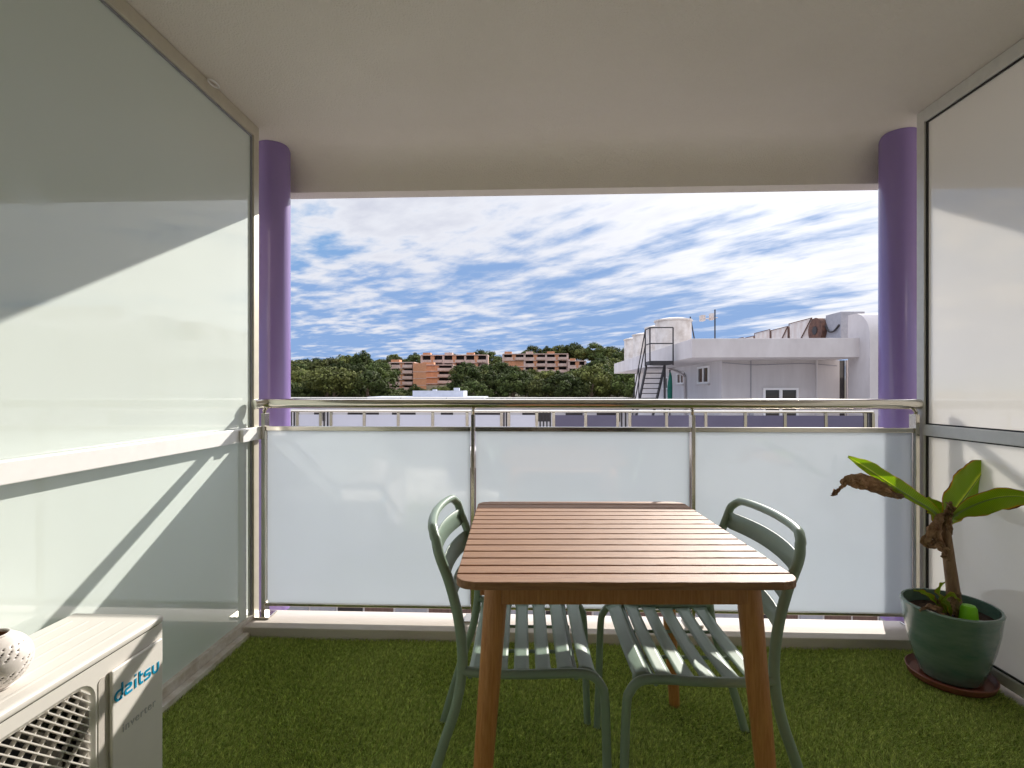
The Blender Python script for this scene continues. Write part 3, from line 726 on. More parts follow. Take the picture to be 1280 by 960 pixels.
def leaf(path, width, side, name='leaf', m='leaf', fold=.5, half=(1, 1), wav=.004, seed=1, n=10, crumple=0., mid=True, droop=0):
    rnd = random.Random(seed); P = smoothpath(path, n); N = len(P); K = 6; mb = MB(); vs = []; uv = []
    side = Vector(side).normalized()
    for i, p in enumerate(P):
        t = i / (N - 1); d = (P[min(i + 1, N - 1)] - P[max(i - 1, 0)]).normalized()
        sd = (side - d * side.dot(d)).normalized(); up = sd.cross(d)
        if up.z < 0: up = -up
        w = width[0]
        k = t * (len(width) - 1); a = int(min(k, len(width) - 2)); w = width[a] + (width[a + 1] - width[a]) * (k - a)
        for j in range(-K, K + 1):
            f = j / K; hf = half[0] if f < 0 else half[1]
            ww = w * abs(f) * hf * (1 + (.04 * math.sin(t * 23 + seed) + .02 * math.sin(t * 61)) * (abs(f) > .9))
            lift = abs(f) * w * fold * hf; 
            c = Vector((rnd.uniform(-1, 1), rnd.uniform(-1, 1), rnd.uniform(-1, 1))) * crumple
            vs.append(p + sd * ww * (1 if f > 0 else -1) + up * (lift - droop * (f * f) * w + wav * math.sin(t * 22 + f * 2 + seed) * abs(f)) + c)
            uv.append((t * 1.0, abs(f)))
    W2 = 2 * K + 1
    mb.add(vs, [(i * W2 + j, i * W2 + j + 1, (i + 1) * W2 + j + 1, (i + 1) * W2 + j) for i in range(N - 1) for j in range(W2 - 1)]); mb.uv = uv
    o = mb.build(name, m, bp_, smooth=True, solid=.0012)
    if mid:
        MB().tube([p - Vector((0, 0, .0018)) for p in P], [max(.0012, .006 * (1 - i / N)) for i in range(N)], 8).build('midrib', mat('midrib_' + str(seed), (.24, .33, .07), .5), o, smooth=True)
    return o
# long folded leaf to upper left
leaf([q(1181, 660, Y0), q(1168, 640, Y0 - .01), q(1140, 622, Y0 - .03), q(1110, 603, Y0 - .05), q(1083, 585, Y0 - .06), q(1060, 571, Y0 - .07)],
     [.012, .013, .022, .030, .033, .033, .030, .022, .004], (.2, -.45, 1), fold=.45, half=(.55, 1), seed=2, droop=.1)
# withered leaf hanging forward-left
leaf([q(1128, 622, Y0 - .03), q(1100, 611, Y0 - .04), q(1075, 602, Y0 - .06), q(1058, 603, Y0 - .08), q(1049, 614, Y0 - .085), q(1040, 618, Y0 - .09)],
     [.012, .030, .032, .026, .018, .008], (0, -.5, 1), name='dried_leaf', m='dead', fold=.25, crumple=.0035, seed=5, mid=False, n=8)
# broad leaf to the upper right, turned to the camera
leaf([q(1180, 660, Y0 + .01), q(1198, 632, Y0 + .03), q(1218, 604, Y0 + .05), q(1238, 577, Y0 + .06)],
     [.018, .048, .070, .082, .089, .091, .089, .080, .060, .006], (1, .35, -.75), fold=.12, half=(1, .8), seed=3, wav=.006)
# leaf to the right, close to the screen
leaf([q(1182, 662, Y0), q(1192, 645, Y0 - .03), q(1215, 632, Y0 - .07), q(1245, 622, Y0 - .13), q(1275, 620, Y0 - .19), q(1300, 627, Y0 - .24)],
     [.012, .022, .040, .046, .044, .032, .01], (0, -.55, 1), fold=.10, half=(1.05, .8), seed=4, droop=.3)
# small leaf pointing back
leaf([q(1178, 665, Y0), q(1172, 648, Y0 + .03), q(1166, 636, Y0 + .05), q(1158, 622, Y0 + .06)], [.014, .034, .044, .038, .010], (1, .2, .1), fold=.3, seed=8)
# dried collar
rnd = random.Random(4)
for k, (pth_, w) in enumerate([([q(1182, 690, Y0 - .02), q(1176, 668, Y0 - .028), q(1179, 648, Y0 - .026), q(1184, 632, Y0 - .02)], [.012, .026, .024, .020, .008]),
                 ([q(1170, 680, Y0 - .02), q(1162, 678, Y0 - .03), q(1170, 662, Y0 - .03), q(1180, 650, Y0 - .025)], [.006, .024, .022, .016]),
                 ([q(1190, 668, Y0 - .015), q(1189, 650, Y0 - .03), q(1190, 640, Y0 - .03), q(1184, 628, Y0 - .02)], [.010, .018, .016, .008]),
                 ([q(1188, 700, Y0 - .015), q(1180, 690, Y0 - .025), q(1172, 684, Y0 - .03), q(1160, 682, Y0 - .03)], [.008, .016, .016, .006])]):
    leaf(pth_, w, (1, .3, .1), name='dried_sheath', m='dead', fold=.7, crumple=.0035, seed=20 + k, mid=False, n=6)
# young shoots at the foot
for k, (pth_, w, m_) in enumerate([([q(1180, 768, Y0 - .02), q(1168, 752, Y0 - .03), q(1155, 742, Y0 - .035), q(1142, 738, Y0 - .04)], [.006, .011, .013, .009, .003], 'leaf'),
                     ([q(1188, 770, Y0 - .05), q(1182, 752, Y0 - .06), q(1190, 745, Y0 - .065), q(1200, 752, Y0 - .07)], [.008, .016, .018, .010, .004], 'leaf'),
                     ([q(1183, 766, Y0 - .04), q(1174, 750, Y0 - .045), q(1176, 735, Y0 - .04), q(1181, 728, Y0 - .035)], [.012, .017, .013, .004], 'leaf'),
                     ([q(1195, 772, Y0 - .05), q(1193, 758, Y0 - .055), q(1197, 748, Y0 - .05), q(1202, 742, Y0 - .05)], [.016, .015, .012, .008], 'dead'),
                     ([q(1180, 772, Y0 - .05), q(1170, 762, Y0 - .06), q(1160, 760, Y0 - .06), q(1150, 764, Y0 - .06)], [.010, .014, .010, .004], 'dead'),
                     ([q(1186, 768, Y0 - .03), q(1176, 758, Y0 - .035), q(1168, 748, Y0 - .03)], [.010, .010, .004], 'dead')]):
    leaf(pth_, w, (1, .6, .2), name='shoot' if m_ == 'leaf' else 'dried_sheath', m=m_, fold=.6, crumple=.001 if m_ == 'leaf' else .003, seed=40 + k, mid=False, n=6)
# lime plastic plug in the soil
lp = q(1211, 776, PY - .075); 
o = MB().lathe([(.0, -.01), (.031, -.01), (.025, .054), (.020, .063), (.0, .065)], 28, closed=False).build('plastic_cap', 'lime', smooth=True, loc=(PX + lp.x, PY + lp.y, .275))
tag(o, 'bright lime green plastic cap stuck in the soil of the pot', 'plastic cap')

exec_split = True
# ================================================================== OPPOSITE BUILDING
ob = empty('terrace_building', (0, 13, 0), 'white stepped building across the courtyard with terrace railing in front', 'building')
O_ = Vector((0, 13, 0))
def OB(m): m.v = [(v[0], v[1] - 13, v[2]) for v in m.v]; return m
# lower body, terrace deck
OB(MB().box(-16, 16, 13.30, 34, -9.2, -.50)).build('wall', 'stucco', ob)
dk = OB(MB().box(-16, 16, 12.9, 34, -.498, -.40)).build('terrace_slab', 'stucco', ob)
# facade openings on the storey seen through the gap under the glass panels
rnd = random.Random(2)
x = -15.2
seq = ['curtain', 'greypart', 'curtain', 'curtain', 'greypart', 'greypart', 'shadowin']
i = 0
while x < 15:
    w = rnd.uniform(.62, .9); k = seq[i % len(seq)]; i += 1
    for zb in (-5.9, -8.8, -3.0):
        OB(MB().box(x, x + w - .06, 13.27, 13.298, zb, zb + 2.1)).build('shutter', k, ob)
    x += w
for zb in (-3.2, -6.1):
    OB(MB().box(-16, 16, 12.7, 13.299, zb - .1, zb + .08)).build('balcony_slab', 'stucco', ob)
# terrace house: main front and side
hx0, hx1 = 6.476, 10.41
hs = MB(); hs.prism([(hx0, 17.5), (hx1, 17.5), (hx1, 32), (hx0, 32)], 'z', -.399, 2.175)
OB(hs).build('wall', 'stucco', ob)
OB(MB().box(5.008, 10.30, 16.0, 31, 2.177, 2.775)).build('roof_slab', 'stuccoold', ob, bevel=.01)
# recess beside the rounded tower, its shade put in as a dark sheet
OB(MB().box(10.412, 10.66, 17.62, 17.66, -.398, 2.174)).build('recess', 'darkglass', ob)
OB(MB().box(10.66, 12, 17.52, 17.60, -.398, 2.174)).build('wall', 'stuccoold', ob)
def window(x0, x1, z0, z1, y=None, side=None, mull=1, ww=.05):
    """front window (on plane y) or side window (on plane x=side, x0,x1 are y values)"""
    f = MB(); g = MB()
    def b(m, a0, a1, c0, c1, d0, d1):
        if side is None: m.box(a0, a1, y - d1, y - d0, c0, c1)
        else: m.box(side - d1, side - d0, a0, a1, c0, c1)
    b(f, x0, x0 + ww, z0, z1, 0, .05); b(f, x1 - ww, x1, z0, z1, 0, .05); b(f, x0 + ww, x1 - ww, z1 - ww, z1, 0, .05); b(f, x0 + ww, x1 - ww, z0, z0 + ww, 0, .05)
    for k in range(1, mull + 1):
        xm = x0 + (x1 - x0) * k / (mull + 1); b(f, xm - ww * .7, xm + ww * .7, z0 + ww, z1 - ww, 0, .045)
    fo = OB(f).build('window', 'framewhite', ob)
    b(g, x0 + ww, x1 - ww, z0 + ww, z1 - ww, .002, .012)
    OB(g).build('pane', 'darkglass', fo)
    s_ = MB(); b(s_, x0 - .06, x1 + .06, z0 - .06, z0 - .002, 0, .1); OB(s_).build('sill', 'stuccoold', fo)
    return fo
window(7.86, 9.03, -.02, 1.235, y=17.499, ww=.07)
window(18.66, 19.90, 1.40, 2.06, side=6.475, ww=.07)
window(21.7, 22.7, 1.42, 1.92, side=6.475, ww=.07)
window(24.2, 25.1, 1.2, 1.8, side=6.475, ww=.07)
cb_ = MB(); cb_.tube(smoothpath([(6.50, 17.46, 2.10), (7.6, 17.46, 2.02), (9.2, 17.46, 2.06), (10.3, 17.46, 1.98)], 5), .012, 6)
cb_.tube([(7.45, 17.47, 2.17), (7.45, 17.47, -.39)], .014, 6); cb_.box(7.38, 7.52, 17.42, 17.498, .2, .42); OB(cb_).build('cable', 'greypart', ob)
OB(MB().tube([(9.62, 17.44, 2.17), (9.62, 17.44, -.39)], .035, 8)).build('downpipe', 'stucco', ob, smooth=True)
# rounded tower
tw = [(15.5, -.6), (15.5, 2.75)] + [(15.5 + .75 * (1 - math.cos(R(a))), 2.75 + .80 * math.sin(R(a))) for a in range(10, 91, 10)] + [(16.55, 3.55), (16.55, -.6)]
t_ = MB(); t_.prism(tw, 'x', 10.11, 14.5); t_.v = [(v[0], v[1] - 13, v[2]) for v in t_.v]
t_.build('stair_tower', 'stuccoold', ob, smooth=True)
OB(MB().box(11.05, 14.2, 16.0, 16.5, 3.2, 3.93)).build('parapet_block', 'stuccoold', ob)
OB(MB().box(12.2, 14.5, 14.2, 15.49, -.39, 3.1)).build('wall', 'stucco', ob)
# downpipe
dp = MB(); dp.tube([(6.40, 24.1, 2.16), (6.40, 23.6, 2.1), (6.40, 21.7, 1.82), (6.40, 21.4, 1.7), (6.40, 21.35, -.3)], .05, 10); OB(dp).build('downpipe', 'stuccoold', ob, smooth=True)

# opposite terrace railing
orl = empty('terrace_railing', (0, 13, -.4), 'long terrace railing with tinted panels across the courtyard', 'railing')
def OR(m): m.v = [(v[0], v[1] - 13, v[2] + .4) for v in m.v]; return m
def xat(p, Y=13.0):
    xx = (p - 640) / 630.; c, s = math.cos(TH), math.sin(TH); return (xx * c - s) / (xx * s + c) * Y
rt = MB(); rt.tube([(-12, 13, .61), (8.55, 13, .61), (8.6, 13.05, .60), (8.6, 14.6, .60)], .035, 10); OR(rt).build('handrail', 'steel', orl, smooth=True)
posts = [150, 192, 234, 276, 318, 360, 372, 401, 414, 455.5, 498, 541, 584, 627, 636, 671, 692, 732, 772, 787, 833, 882, 931.5, 981, 1032, 1081, 1091]
for a in posts:
    x = xat(a); OR(MB().box(x - .035, x + .035, 12.97, 13.03, -.40, .575)).build('post', 'steel', orl)
lo_z, hi_z = -.30, .515
for a, b in zip(posts, posts[1:]):
    if (a, b) in ((360, 372), (401, 414), (627, 636), (671, 692), (772, 787), (1081, 1091)):
        # open bays with close bars
        bm_ = MB(); n = 3 if b - a < 18 else 5
        for k in range(1, n): 
            x = xat(a + (b - a) * k / n); bm_.box(x - .02, x + .02, 12.985, 13.015, -.3, .575)
        OR(bm_).build('bars', 'darkmetal', orl); continue
    x0, x1 = xat(a) + .04, xat(b) - .04
    OR(MB().box(x0, x1, 12.99, 13.01, lo_z, hi_z)).build('panel', 'lilacdark' if a >= 692 else 'lilac', orl)  # left panels lit lighter in the colour itself, right ones darker
# thin roof rail farther behind
rr = empty('roof_railing', (0, 24, .2), 'thin wire railing above the far low white roof', 'railing')
m_ = MB(); m_.tube([(-13, 0, .60), (4.9, 0, .60)], .018, 8)
m_.build('top_rail', 'steel', rr, smooth=True)
for k in range(9): MB().box(-12.9 + k * 2.2 - .015, -12.9 + k * 2.2 + .015, -.015, .015, -.2, .6).build('post', 'darkmetal', rr)
# low wing behind, its roof edge and dark openings
lw_ = empty('low_wing', (0, 22, 0), 'low white wing with flat roof seen behind the left terrace railing', 'building')
MB().box(-16, 4.6, 0, 4, -.398, .33).build('wall', 'stucco', lw_)
MB().box(-16.2, 4.7, -.25, 4.2, .332, .50).build('roof', 'roofw', lw_, bevel=.01)
rnd = random.Random(9); x = -13.5
while x < 4:
    w = rnd.uniform(.5, 1.5); MB().box(x, x + w, -.02, -.002, -.2, .30).build('window', 'shadowin', lw_); x += w + rnd.uniform(.5, 1.5)
for k, x in enumerate((-13.2, -11.2, -8.7, -4.1, -1.5, 1.6)):
    o = MB(); o.box(-.45, .45, -.3, .3, 0, .32); o.box(-.38, .38, -.305, -.301, .03, .25); o = o.build('roof_box', 'roofw', loc=(x, 19.2, -.398 + .5), bevel=.02)
    bpy.data.objects.remove(o)

# rooftop tanks
for k, (x, y) in enumerate(((5.86, 21.2), (6.0, 23.6), (6.0, 26.6), (5.98, 28.9))):
    t = empty('water_tank', (x, y, 2.776), ['widest and nearest round white water tank behind the outside stair', 'second round water tank on the roof, just behind the widest one', 'third round water tank along the roof edge', 'farthest round water tank at the left end of the white roof'][k], 'tank', group='round tanks on the roof opposite')
    MB().lathe([(.0, 0), (.72, 0), (.725, .1), (.725, 1.22), (.0, 1.221)], 48, closed=False).build('drum', 'tank', t, smooth=True)
    MB().lathe([(.0, 1.222), (.77, 1.222), (.775, 1.28), (.5, 1.345), (.0, 1.37)], 48, closed=False).build('cover', 'tank', t, smooth=True)
# rusty roof machines
ys = [17.45, 19.1, 20.85, 22.4, 24.0, 25.2, 26.8, 28.6]
for k in range(7):
    y0, y1 = ys[k] + .05, ys[k + 1] - (.06 if k == 0 else .04)
    if k == 0:
        t = empty('ventilation_unit', (10.5, (y0 + y1) / 2, 2.776), 'grey ventilation box with a rusty round fan on the roof opposite', 'ventilation unit')
        d = (y1 - y0) / 2
        MB().box(-.05, .75, -d, d * .15, 0, 1.05).build('housing', 'greypart', t, bevel=.02)
        MB().box(.0, .75, d * .17, d, 0, .98).build('housing', 'unitw', t, bevel=.02)
        fn = MB(); fn.tube([(-.02, d * .62, .55), (-.22, d * .62, .55)], .46, 28); fn.build('fan_duct', 'rust', t, smooth=True)
        MB().tube([(-.225, d * .62, .55), (-.24, d * .62, .55)], .15, 18).build('hub', 'darkmetal', t)
        MB().tube(smoothpath([(-.08, d * .1, .7), (-.1, -d * .2, .45), (-.1, -d * .6, .42), (-.08, -d * .95, .6)], 5), .03, 8).build('hose', 'darkmetal', t, smooth=True)
        continue
    t = empty('roof_unit', (10.75, (y0 + y1) / 2, 2.776), '', 'roof unit', group='rusty white boxes in a row on the roof')
    t['label'] = ['', 'rust-streaked white roof box right beside the round fan', 'second rust-streaked roof box counted from the round fan', 'third rust-streaked roof box counted from the round fan', 'fourth rust-streaked roof box counted from the round fan', 'fifth rusty roof box from the fan, low and narrow', 'farthest rusty roof box at the left end of its row'][k]
    d = (y1 - y0) / 2; h = (1.05, 1.06, .97, 1.03, .92, .98, .86)[k]
    MB().box(-.35, .6, -d, d, 0, h).build('housing', 'unitw', t, bevel=.05, seg=3)
    fr_ = MB()
    for s in (-1, 1): fr_.box(-.375, -.352, s * d - .015, s * d + .015, 0, h + .02)
    fr_.box(-.375, -.352, -d + .015, d - .015, h - .01, h + .02); fr_.build('corner_frame', 'rust', t)
    if k in (1, 2): MB().tube([(-.38, -d, h), (-.38, d * .3, .05)], .02, 6).build('brace', 'rust', t)
# antennas
an = empty('television_antenna', (7.86, 22, 2.776), 'television antenna on a thin mast on the roof opposite', 'antenna')
MB().tube([(0, 0, 0), (0, 0, 1.85)], .03, 8).build('mast', 'darkmetal', an)
b = MB(); b.tube([(-.55, 0, 1.45), (.12, 0, 1.5)], .015, 6)
for k in range(5): b.tube([(-.5 + k * .13, -.2, 1.45 + .01 * k), (-.5 + k * .13, .2, 1.45 + .01 * k)], .012, 6)
b.box(-.62, -.45, -.15, .15, 1.36, 1.6); b.box(-.22, -.08, -.1, .1, 1.4, 1.68)
b.build('boom', 'unitw', an)
o = MB(); o.tube([(0, 0, 0), (-.02, 0, .35), (-.24, 0, 1.55)], .028, 8); o.tube([(-.3, 0, .25), (-.32, 0, .6)], .02, 6)
tag(o.build('bent_pole', 'darkmetal', smooth=True, loc=(7.05, 22, 2.776)), 'thin leaning pole between the widest tank and the antenna', 'pole')

# outside metal stair
st = empty('metal_stair', (4.5, 18, -.4), 'dark steel outside stair with landing leading up to the white roof', 'stair')
px0, px1 = 4.07, 4.86; zt = 2.17 + .4
MB().box(px0 - 4.5, px1 - 4.5, -.45, .35, zt - .12, zt).build('landing', 'darkmetal', st)
N = 13; yb, zb = 2.55, .05
for k in range(N):
    t = (k + 1) / (N + .5); y = .35 + (yb - .35) * t; z = zt - (zt - zb) * t
    MB().box(px0 - 4.5 + .06, px1 - 4.5 - .10, y - .12, y + .10, z - .03, z).build('tread', 'darkmetal', st)
for x in (px0 - 4.5 + .02, px1 - 4.5 - .12):
    s_ = MB(); s_.prism([(.30, zt), (.30, zt - .22), (yb, zb - .1), (yb + .1, zb + .05)], 'x', x, x + .05); s_.build('stringer', 'darkmetal', st)
r_ = MB()
hx = [px0 - 4.5, px1 - 4.5]
for (x, y) in ((hx[0], -.42), (hx[1], -.42), (hx[0], .3)): r_.tube([(x, y, zt - .15), (x, y, zt + 1.15)], .025, 8)
for zz in (1.15, .6):
    r_.tube([(hx[1], -.42, zt + zz), (hx[0], -.42, zt + zz), (hx[0], .3, zt + zz)], .022, 8)
    r_.tube([(hx[0], .3, zt + zz), (hx[0], yb, zb + zz)], .022, 8)
r_.tube([(hx[0], yb, 0), (hx[0], yb, zb + 1.15)], .025, 8); r_.tube([(hx[0], 1.4, 1.25), (hx[0], 1.4, 2.5)], .02, 8)
r_.build('guard_rail', 'darkmetal', st, smooth=True)
MB().tube([(hx[1] - .1, .3, 0), (hx[1] - .1, .3, zt - .12)], .04, 8).build('support_post', 'darkmetal', st)
# closed parasol
pa = empty('closed_parasol', (5.35, 19.8, -.4), 'closed green parasol standing beside the metal stair', 'parasol')
MB().tube([(0, 0, 0), (0, 0, 2.35)], .03, 8).build('pole', 'darkmetal', pa)
MB().tube([(0, 0, .9), (0, 0, 1.1), (0, 0, 1.7), (.02, 0, 2.1), (0, 0, 2.3)], [.05, .09, .10, .06, .02], 12).build('cloth', 'greenfab', pa, smooth=True)
# things on the terrace seen through the open bays
tt = [(6.2, 14.6), (-5.0, 15.2)]
for k, (x, y) in enumerate(((3.3, 15.0),)):
    t = empty('air_conditioner', (x, y, -.4), 'outdoor unit standing on the terrace across the courtyard below the metal stair', 'air conditioner')
    MB().box(-.4, .4, -.15, .15, .03, .65).build('casing', 'unitw', t, bevel=.02)
    MB().tube([(-.12, -.152, .34), (-.12, -.16, .34)], .22, 24).build('fan_grille', 'darkmetal', t)

# ================================================================== GROUND AND HILL
def hz_(x, y):
    """terrain height"""
    def sm(a, b, t):
        t = max(0, min(1, (t - a) / (b - a))); return t * t * (3 - 2 * t)
    ridge = 15.0 - 3.5 * sm(-10, -110, x) + 2.2 * math.exp(-((x - 5) / 30) ** 2) + 1.0 * math.sin(x * .06) - 7 * sm(70, 220, abs(x))
    base = -9.2 + 4.4 * sm(60, 125, y)
    return base + (ridge - 6.0 + 4.4 - .0) * sm(120, 245, y) - 4 * sm(260, 420, y)
xs_ = [-3500, -1500, -700, -400, -280] + list(range(-200, 201, 10)) + [280, 400, 700, 1500, 3500]
ys_ = [-3000, -800, -200, -40, 0, 12, 34, 45, 60, 70, 80] + list(range(90, 300, 8)) + [330, 380, 450, 700, 1500, 4000, 8000]
g = MB(); g.add([(x, y, hz_(x, y)) for y in ys_ for x in xs_], [(j * len(xs_) + i, j * len(xs_) + i + 1, (j + 1) * len(xs_) + i + 1, (j + 1) * len(xs_) + i) for j in range(len(ys_) - 1) for i in range(len(xs_) - 1)])
tag(g.build('ground', 'ground', smooth=True), kind='structure')
tag(MB().box(-20, 20, 3.2, 13.29, -9.195, -9.12).build('courtyard', 'paving'), kind='structure')

# our own building below the balcony (so that the outside view holds)
bb = empty('apartment_block', (0, 0, -9), 'white apartment block that carries the balcony', 'building')
MB().box(-9, 9.5, -6, 1.2, -.2, 8.75).build('wall', 'stucco', bb)

# brick shells on the hill
def shell(name, label, X0, X1, Y, z0, z1, nf, nb, depth, skip=(), side=True):
    t = empty(name, ((X0 + X1) / 2, Y, z0), label, 'building', group='unfinished brick apartment blocks on the wooded hill')
    cx = (X0 + X1) / 2; w = X1 - X0; fh = (z1 - z0) / nf
    MB().box(-w / 2 + .6, w / 2 - .6, 2.0, depth - .2, -6, z1 - z0 - .35).build('core', 'shadowin', t)
    if side:
        for s in (-1, 1):
            x = s * w / 2; MB().box(min(x, x - s * .35), max(x, x - s * .35), .6, depth, -6, z1 - z0 - .36).build('side_wall', 'brick', t)
    MB().box(-w / 2 + .36, w / 2 - .36, depth, depth + .3, -6, z1 - z0 - .36).build('rear_wall', 'brick', t)
    for k in range(nf + 1):
        MB().box(-w / 2 - .2, w / 2 + .2, 0, depth + .3, k * fh - .35, k * fh - .003).build('floor_slab', 'concrete', t)
    bw = w / nb
    for k in range(nf):
        for b_ in range(nb):
            x0 = -w / 2 + b_ * bw
            if (k, b_) in skip:
                MB().box(x0 + .3, x0 + bw - .3, .35, .6, k * fh, (k + 1) * fh - .36).build('brick_infill', 'brick', t)
            else:
                MB().box(x0 + .4, x0 + bw - .4, -.5 if b_ % 2 else .1, -.35 if b_ % 2 else .25, k * fh, k * fh + 1.05).build('parapet', 'concrete', t)
                if b_ % 2: MB().box(x0 + .4, x0 + bw - .4, -.34, -.005, k * fh - .2, k * fh - .005).build('balcony_slab', 'concrete', t)
    for b_ in range(nb + 1):
        if b_ < nb and b_ % 2 == 0: MB().box(-w / 2 + b_ * bw + .5, -w / 2 + b_ * bw + bw * .8, .6, 4, z1 - z0 - .002, z1 - z0 + .9).build('roof_box', 'concrete' if b_ % 4 else 'brick', t)
        x = -w / 2 + b_ * bw; wd = .8 if b_ % 2 else .4
        MB().box(x - wd, x + wd, .26, 1.9, -6, z1 - z0 - .352).build('pier', 'concrete' if b_ % 2 == 0 else 'brick', t)
    return t
shell('brick_block', 'nearest unfinished block with a plain orange brick end wall facing right', -51.5, -42.6, 180, 1.2, 11.4, 5, 2, 9)
# plain side wall turned a little to the camera
e_ = empty('brick_block', (-40.2, 178.8, 1), 'lit plain orange brick end wall standing right of the nearest block', 'building', rz=R(14), group='unfinished brick apartment blocks on the wooded hill')
MB().box(-2.2, 2.4, 0, 6, -6, 9.9).build('wall', 'brick', e_)
for k in range(4): MB().box(-2.25, 2.45, -.06, 6.05, k * 2.4 - .5, k * 2.4 - .3).build('floor_band', 'concrete', e_)
shell('brick_block', 'tall lower block with open floors between the brick end wall and the trees', -43.6, -31.0, 196, 1.5, 11.3, 4, 2, 8, skip=((0, 0), (1, 0), (2, 0), (3, 0)))
shell('brick_block', 'long stepped upper block on the hill behind the tall lower block', -46.0, -18.6, 208, 9.6, 16.0, 2, 6, 8)
shell('brick_block', 'large block at the top of the hill, in the middle of the view', -11.8, 14.5, 206, 6.0, 16.2, 4, 6, 9, skip=((1, 1), (2, 0), (2, 1), (0, 3)))
shell('brick_block', 'small stepped block at the right end of the hilltop buildings', 14.9, 21.6, 204, 4.5, 13.2, 3, 2, 8)

# low white building at the foot of the hill
lb = empty('low_building', (-18, 86, -4.5), 'long low pale building below the brick blocks at the foot of the trees', 'building')
MB().box(-10, 9.5, 0, 8, -4, 4.25).build('wall', 'roofw', lb)
MB().box(-10.3, 9.8, -.3, 8.3, 4.252, 4.55).build('roof', 'roofw', lb)
MB().box(-3, 6, 2, 7, 4.552, 5.6).build('upper_storey', 'roofw', lb)
for x, h in ((.3, .22), (4.1, .5)): MB().box(x, x + .5 + h, 3, 3.7, 5.602, 5.6 + h).build('roof_vent', 'roofw', lb)

# trees
def crown_mesh(seed, rx, rz, nclump, per, leafs, m):
    rng = np.random.default_rng(seed); cs = []
    for k in range(nclump):
        a = rng.uniform(0, 2 * np.pi); u = rng.uniform(-.55, 1); rr = math.sqrt(max(0, 1 - u * u)) * rng.uniform(.55, 1.0)
        cs.append((rx * rr * math.cos(a), rx * rr * math.sin(a), rz * u * rng.uniform(.7, 1.0), rng.uniform(.20, .36) * rx))
    V = []
    for cx, cy, cz, r in cs:
        d = rng.normal(size=(per, 3)); d /= np.linalg.norm(d, axis=1)[:, None]; rad = r * rng.uniform(.72, 1.08, per)
        p = d * rad[:, None] * np.array([1, 1, .72]) + np.array([cx, cy, cz])
        t1 = np.cross(d, rng.normal(size=(per, 3))); t1 /= np.linalg.norm(t1, axis=1)[:, None]; t2 = np.cross(d, t1) + d * rng.uniform(-.6, .6, (per, 1))
        s = leafs * rng.uniform(.6, 1.3, (per, 1))
        V.append(np.stack([p - t1 * s, p + t1 * s, p + t2 * s * 1.2], 1))
    V = np.concatenate(V).reshape(-1, 3); n = len(V) // 3
    me = bpy.data.meshes.new('crown'); me.vertices.add(len(V)); me.vertices.foreach_set('co', V.ravel().astype(np.float32))
    me.loops.add(n * 3); me.loops.foreach_set('vertex_index', np.arange(n * 3, dtype=np.int32)); me.polygons.add(n); me.polygons.foreach_set('loop_start', np.arange(0, n * 3, 3, dtype=np.int32))
    me.update(calc_edges=True); me.validate(); me.materials.append(M[m]); return me
def trunk_mesh(h, r, seed):
    rnd = random.Random(seed); m = MB(); m.tube(smoothpath([(0, 0, -1.5), (rnd.uniform(-.2, .2), 0, h * .4), (rnd.uniform(-.5, .5), rnd.uniform(-.4, .4), h)], 3), [r, r, r, r * .85, r * .8, r * .7, r * .55], 8)
    for k in range(3):
        a = rnd.uniform(0, 6.28); m.tube([(0, 0, h * (.55 + .12 * k)), (math.cos(a) * 1.7, math.sin(a) * 1.7, h * (.8 + .12 * k))], [r * .4, r * .15], 6)
    me = bpy.data.meshes.new('trunk'); me.from_pydata(m.v, [], m.f); me.update(); me.materials.append(M['bark']); return me
CR = [crown_mesh(1, 4.0, 2.5, 46, 90, .24, 'pineA'), crown_mesh(2, 3.6, 3.0, 46, 90, .24, 'pineA'), crown_mesh(3, 4.4, 2.3, 52, 90, .24, 'pineB'),
      crown_mesh(4, 3.4, 2.8, 42, 90, .22, 'pineB'), crown_mesh(5, 3.0, 3.6, 44, 90, .22, 'pineA'), crown_mesh(6, 2.9, 2.0, 30, 90, .22, 'pineB')]
BARE = crown_mesh(9, 3.2, 2.3, 60, 50, .10, 'bareA')
TR = [trunk_mesh(5.5, .28, s) for s in range(4)]
rnd = random.Random(21)
def tree(x, y, s, label, group, ci=None, name='pine_tree', crown=None, hgt=5.0):
    t = empty(name, (x, y, hz_(x, y)), label, 'tree', rz=rnd.uniform(0, 6.28), group=group)
    t.scale = (s, s, s * rnd.uniform(.9, 1.12))
    c = bpy.data.objects.new('crown', crown or CR[ci if ci is not None else rnd.randrange(6)]); col.objects.link(c); c.parent = t; c.location = (0, 0, hgt + .6)
    k = bpy.data.objects.new('trunk', TR[rnd.randrange(4)]); col.objects.link(k); k.parent = t
    return t
fp = [(-53, -30, 172, 216), (-47, -17, 200, 220), (-13, 23, 199, 219), (-30, -7, 78, 100)]
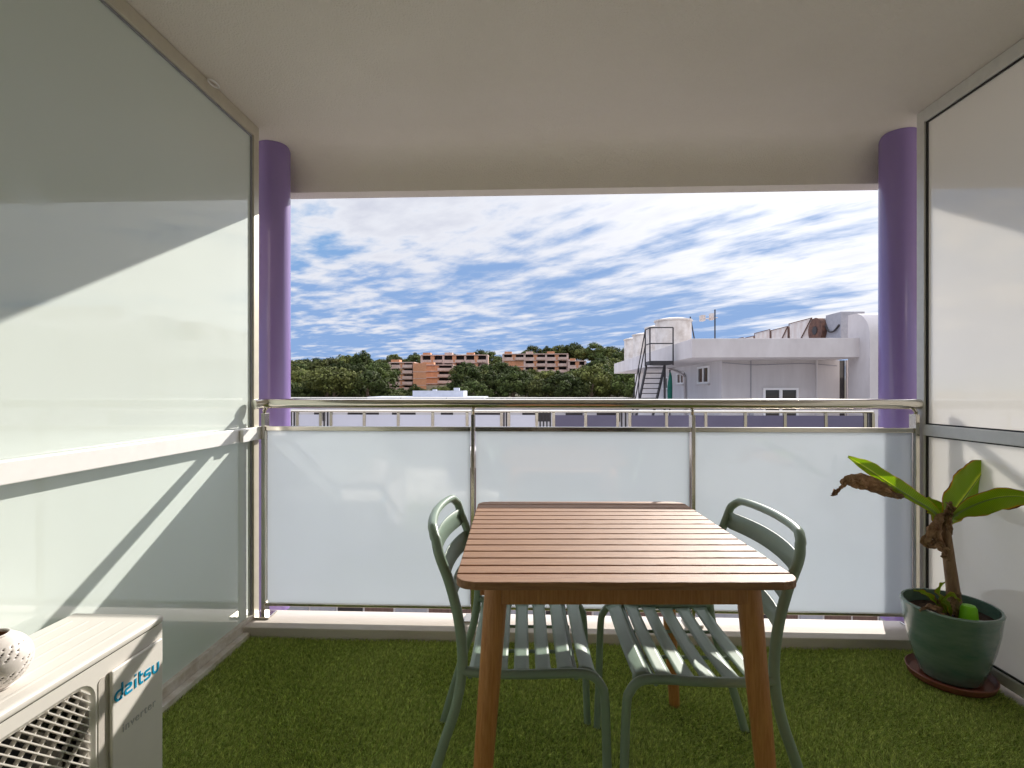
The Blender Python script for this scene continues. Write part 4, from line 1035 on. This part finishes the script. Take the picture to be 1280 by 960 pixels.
def blocked(x, y, pad=2.5):
    return any(a - pad < x < b + pad and c - pad < y < d + pad for a, b, c, d in fp)
cnt = 0
rows = [118, 126, 134, 142, 151, 160, 170, 181, 193, 222, 232, 242]
for ri, Y in enumerate(rows):
    x = -.52 * Y; step = 6.6 if Y < 200 else 7.0
    while x < .36 * Y:
        xx = x + rnd.uniform(-1.6, 1.6); yy = Y + rnd.uniform(-3, 3); s = rnd.uniform(.85, 1.4)
        x += step * rnd.uniform(.85, 1.3)
        pxx = xx / yy
        # the front of the brick blocks stays open
        if blocked(xx, yy): continue
        top = hz_(xx, yy) + 8.4 * s
        lim = 99
        if yy < 203:
            if -.30 < pxx < -.145: lim = 1.15 + .002 * yy
            elif -.145 <= pxx < -.06: lim = 1.15 + .050 * yy
            elif -.06 <= pxx < .115: lim = 1.15 + .036 * yy
        if top > lim:
            s = (lim - hz_(xx, yy)) / 8.4
            if s < .38: continue
        lab, grp = ('dark pine in the dense wood on the left part of the hill', 'pines on the left part of the hill') if pxx < -.25 else \
            (('rounded pine on the slope below the hilltop brick blocks', 'pines on the slope below the brick blocks') if yy < 200 else ('pine on the ridge behind the brick blocks', 'pines on the ridge line'))
        tree(xx, yy, s, lab, grp); cnt += 1
# tall pines on the left wood
for k, (p, Y, s) in enumerate(((372, 165, 1.15), (392, 170, 1.05), (412, 168, 1.3), (432, 172, 1.3), (452, 170, 1.3), (470, 166, 1.25), (478, 158, 1.25), (385, 150, 1.05), (405, 148, 1.1), (425, 146, 1.15), (445, 150, 1.15), (465, 146, 1.1), (360, 150, 1.1), (350, 168, 1.2))):
    xx = (p - 665) / 630. * Y * 1.01
    tree(xx, Y, s * 1.1, 'tall dark pine in the dense wood on the left part of the hill', 'pines on the left part of the hill', ci=k % 5, hgt=5.4)
tree(-17.0, 186, 1.15, 'bare brownish tree among the pines left of the hilltop block', None, name='bare_tree', crown=BARE)
tree(-20.5, 188, .9, 'smaller bare tree just left of the larger bare one', None, name='bare_tree', crown=BARE)
print('trees', cnt)
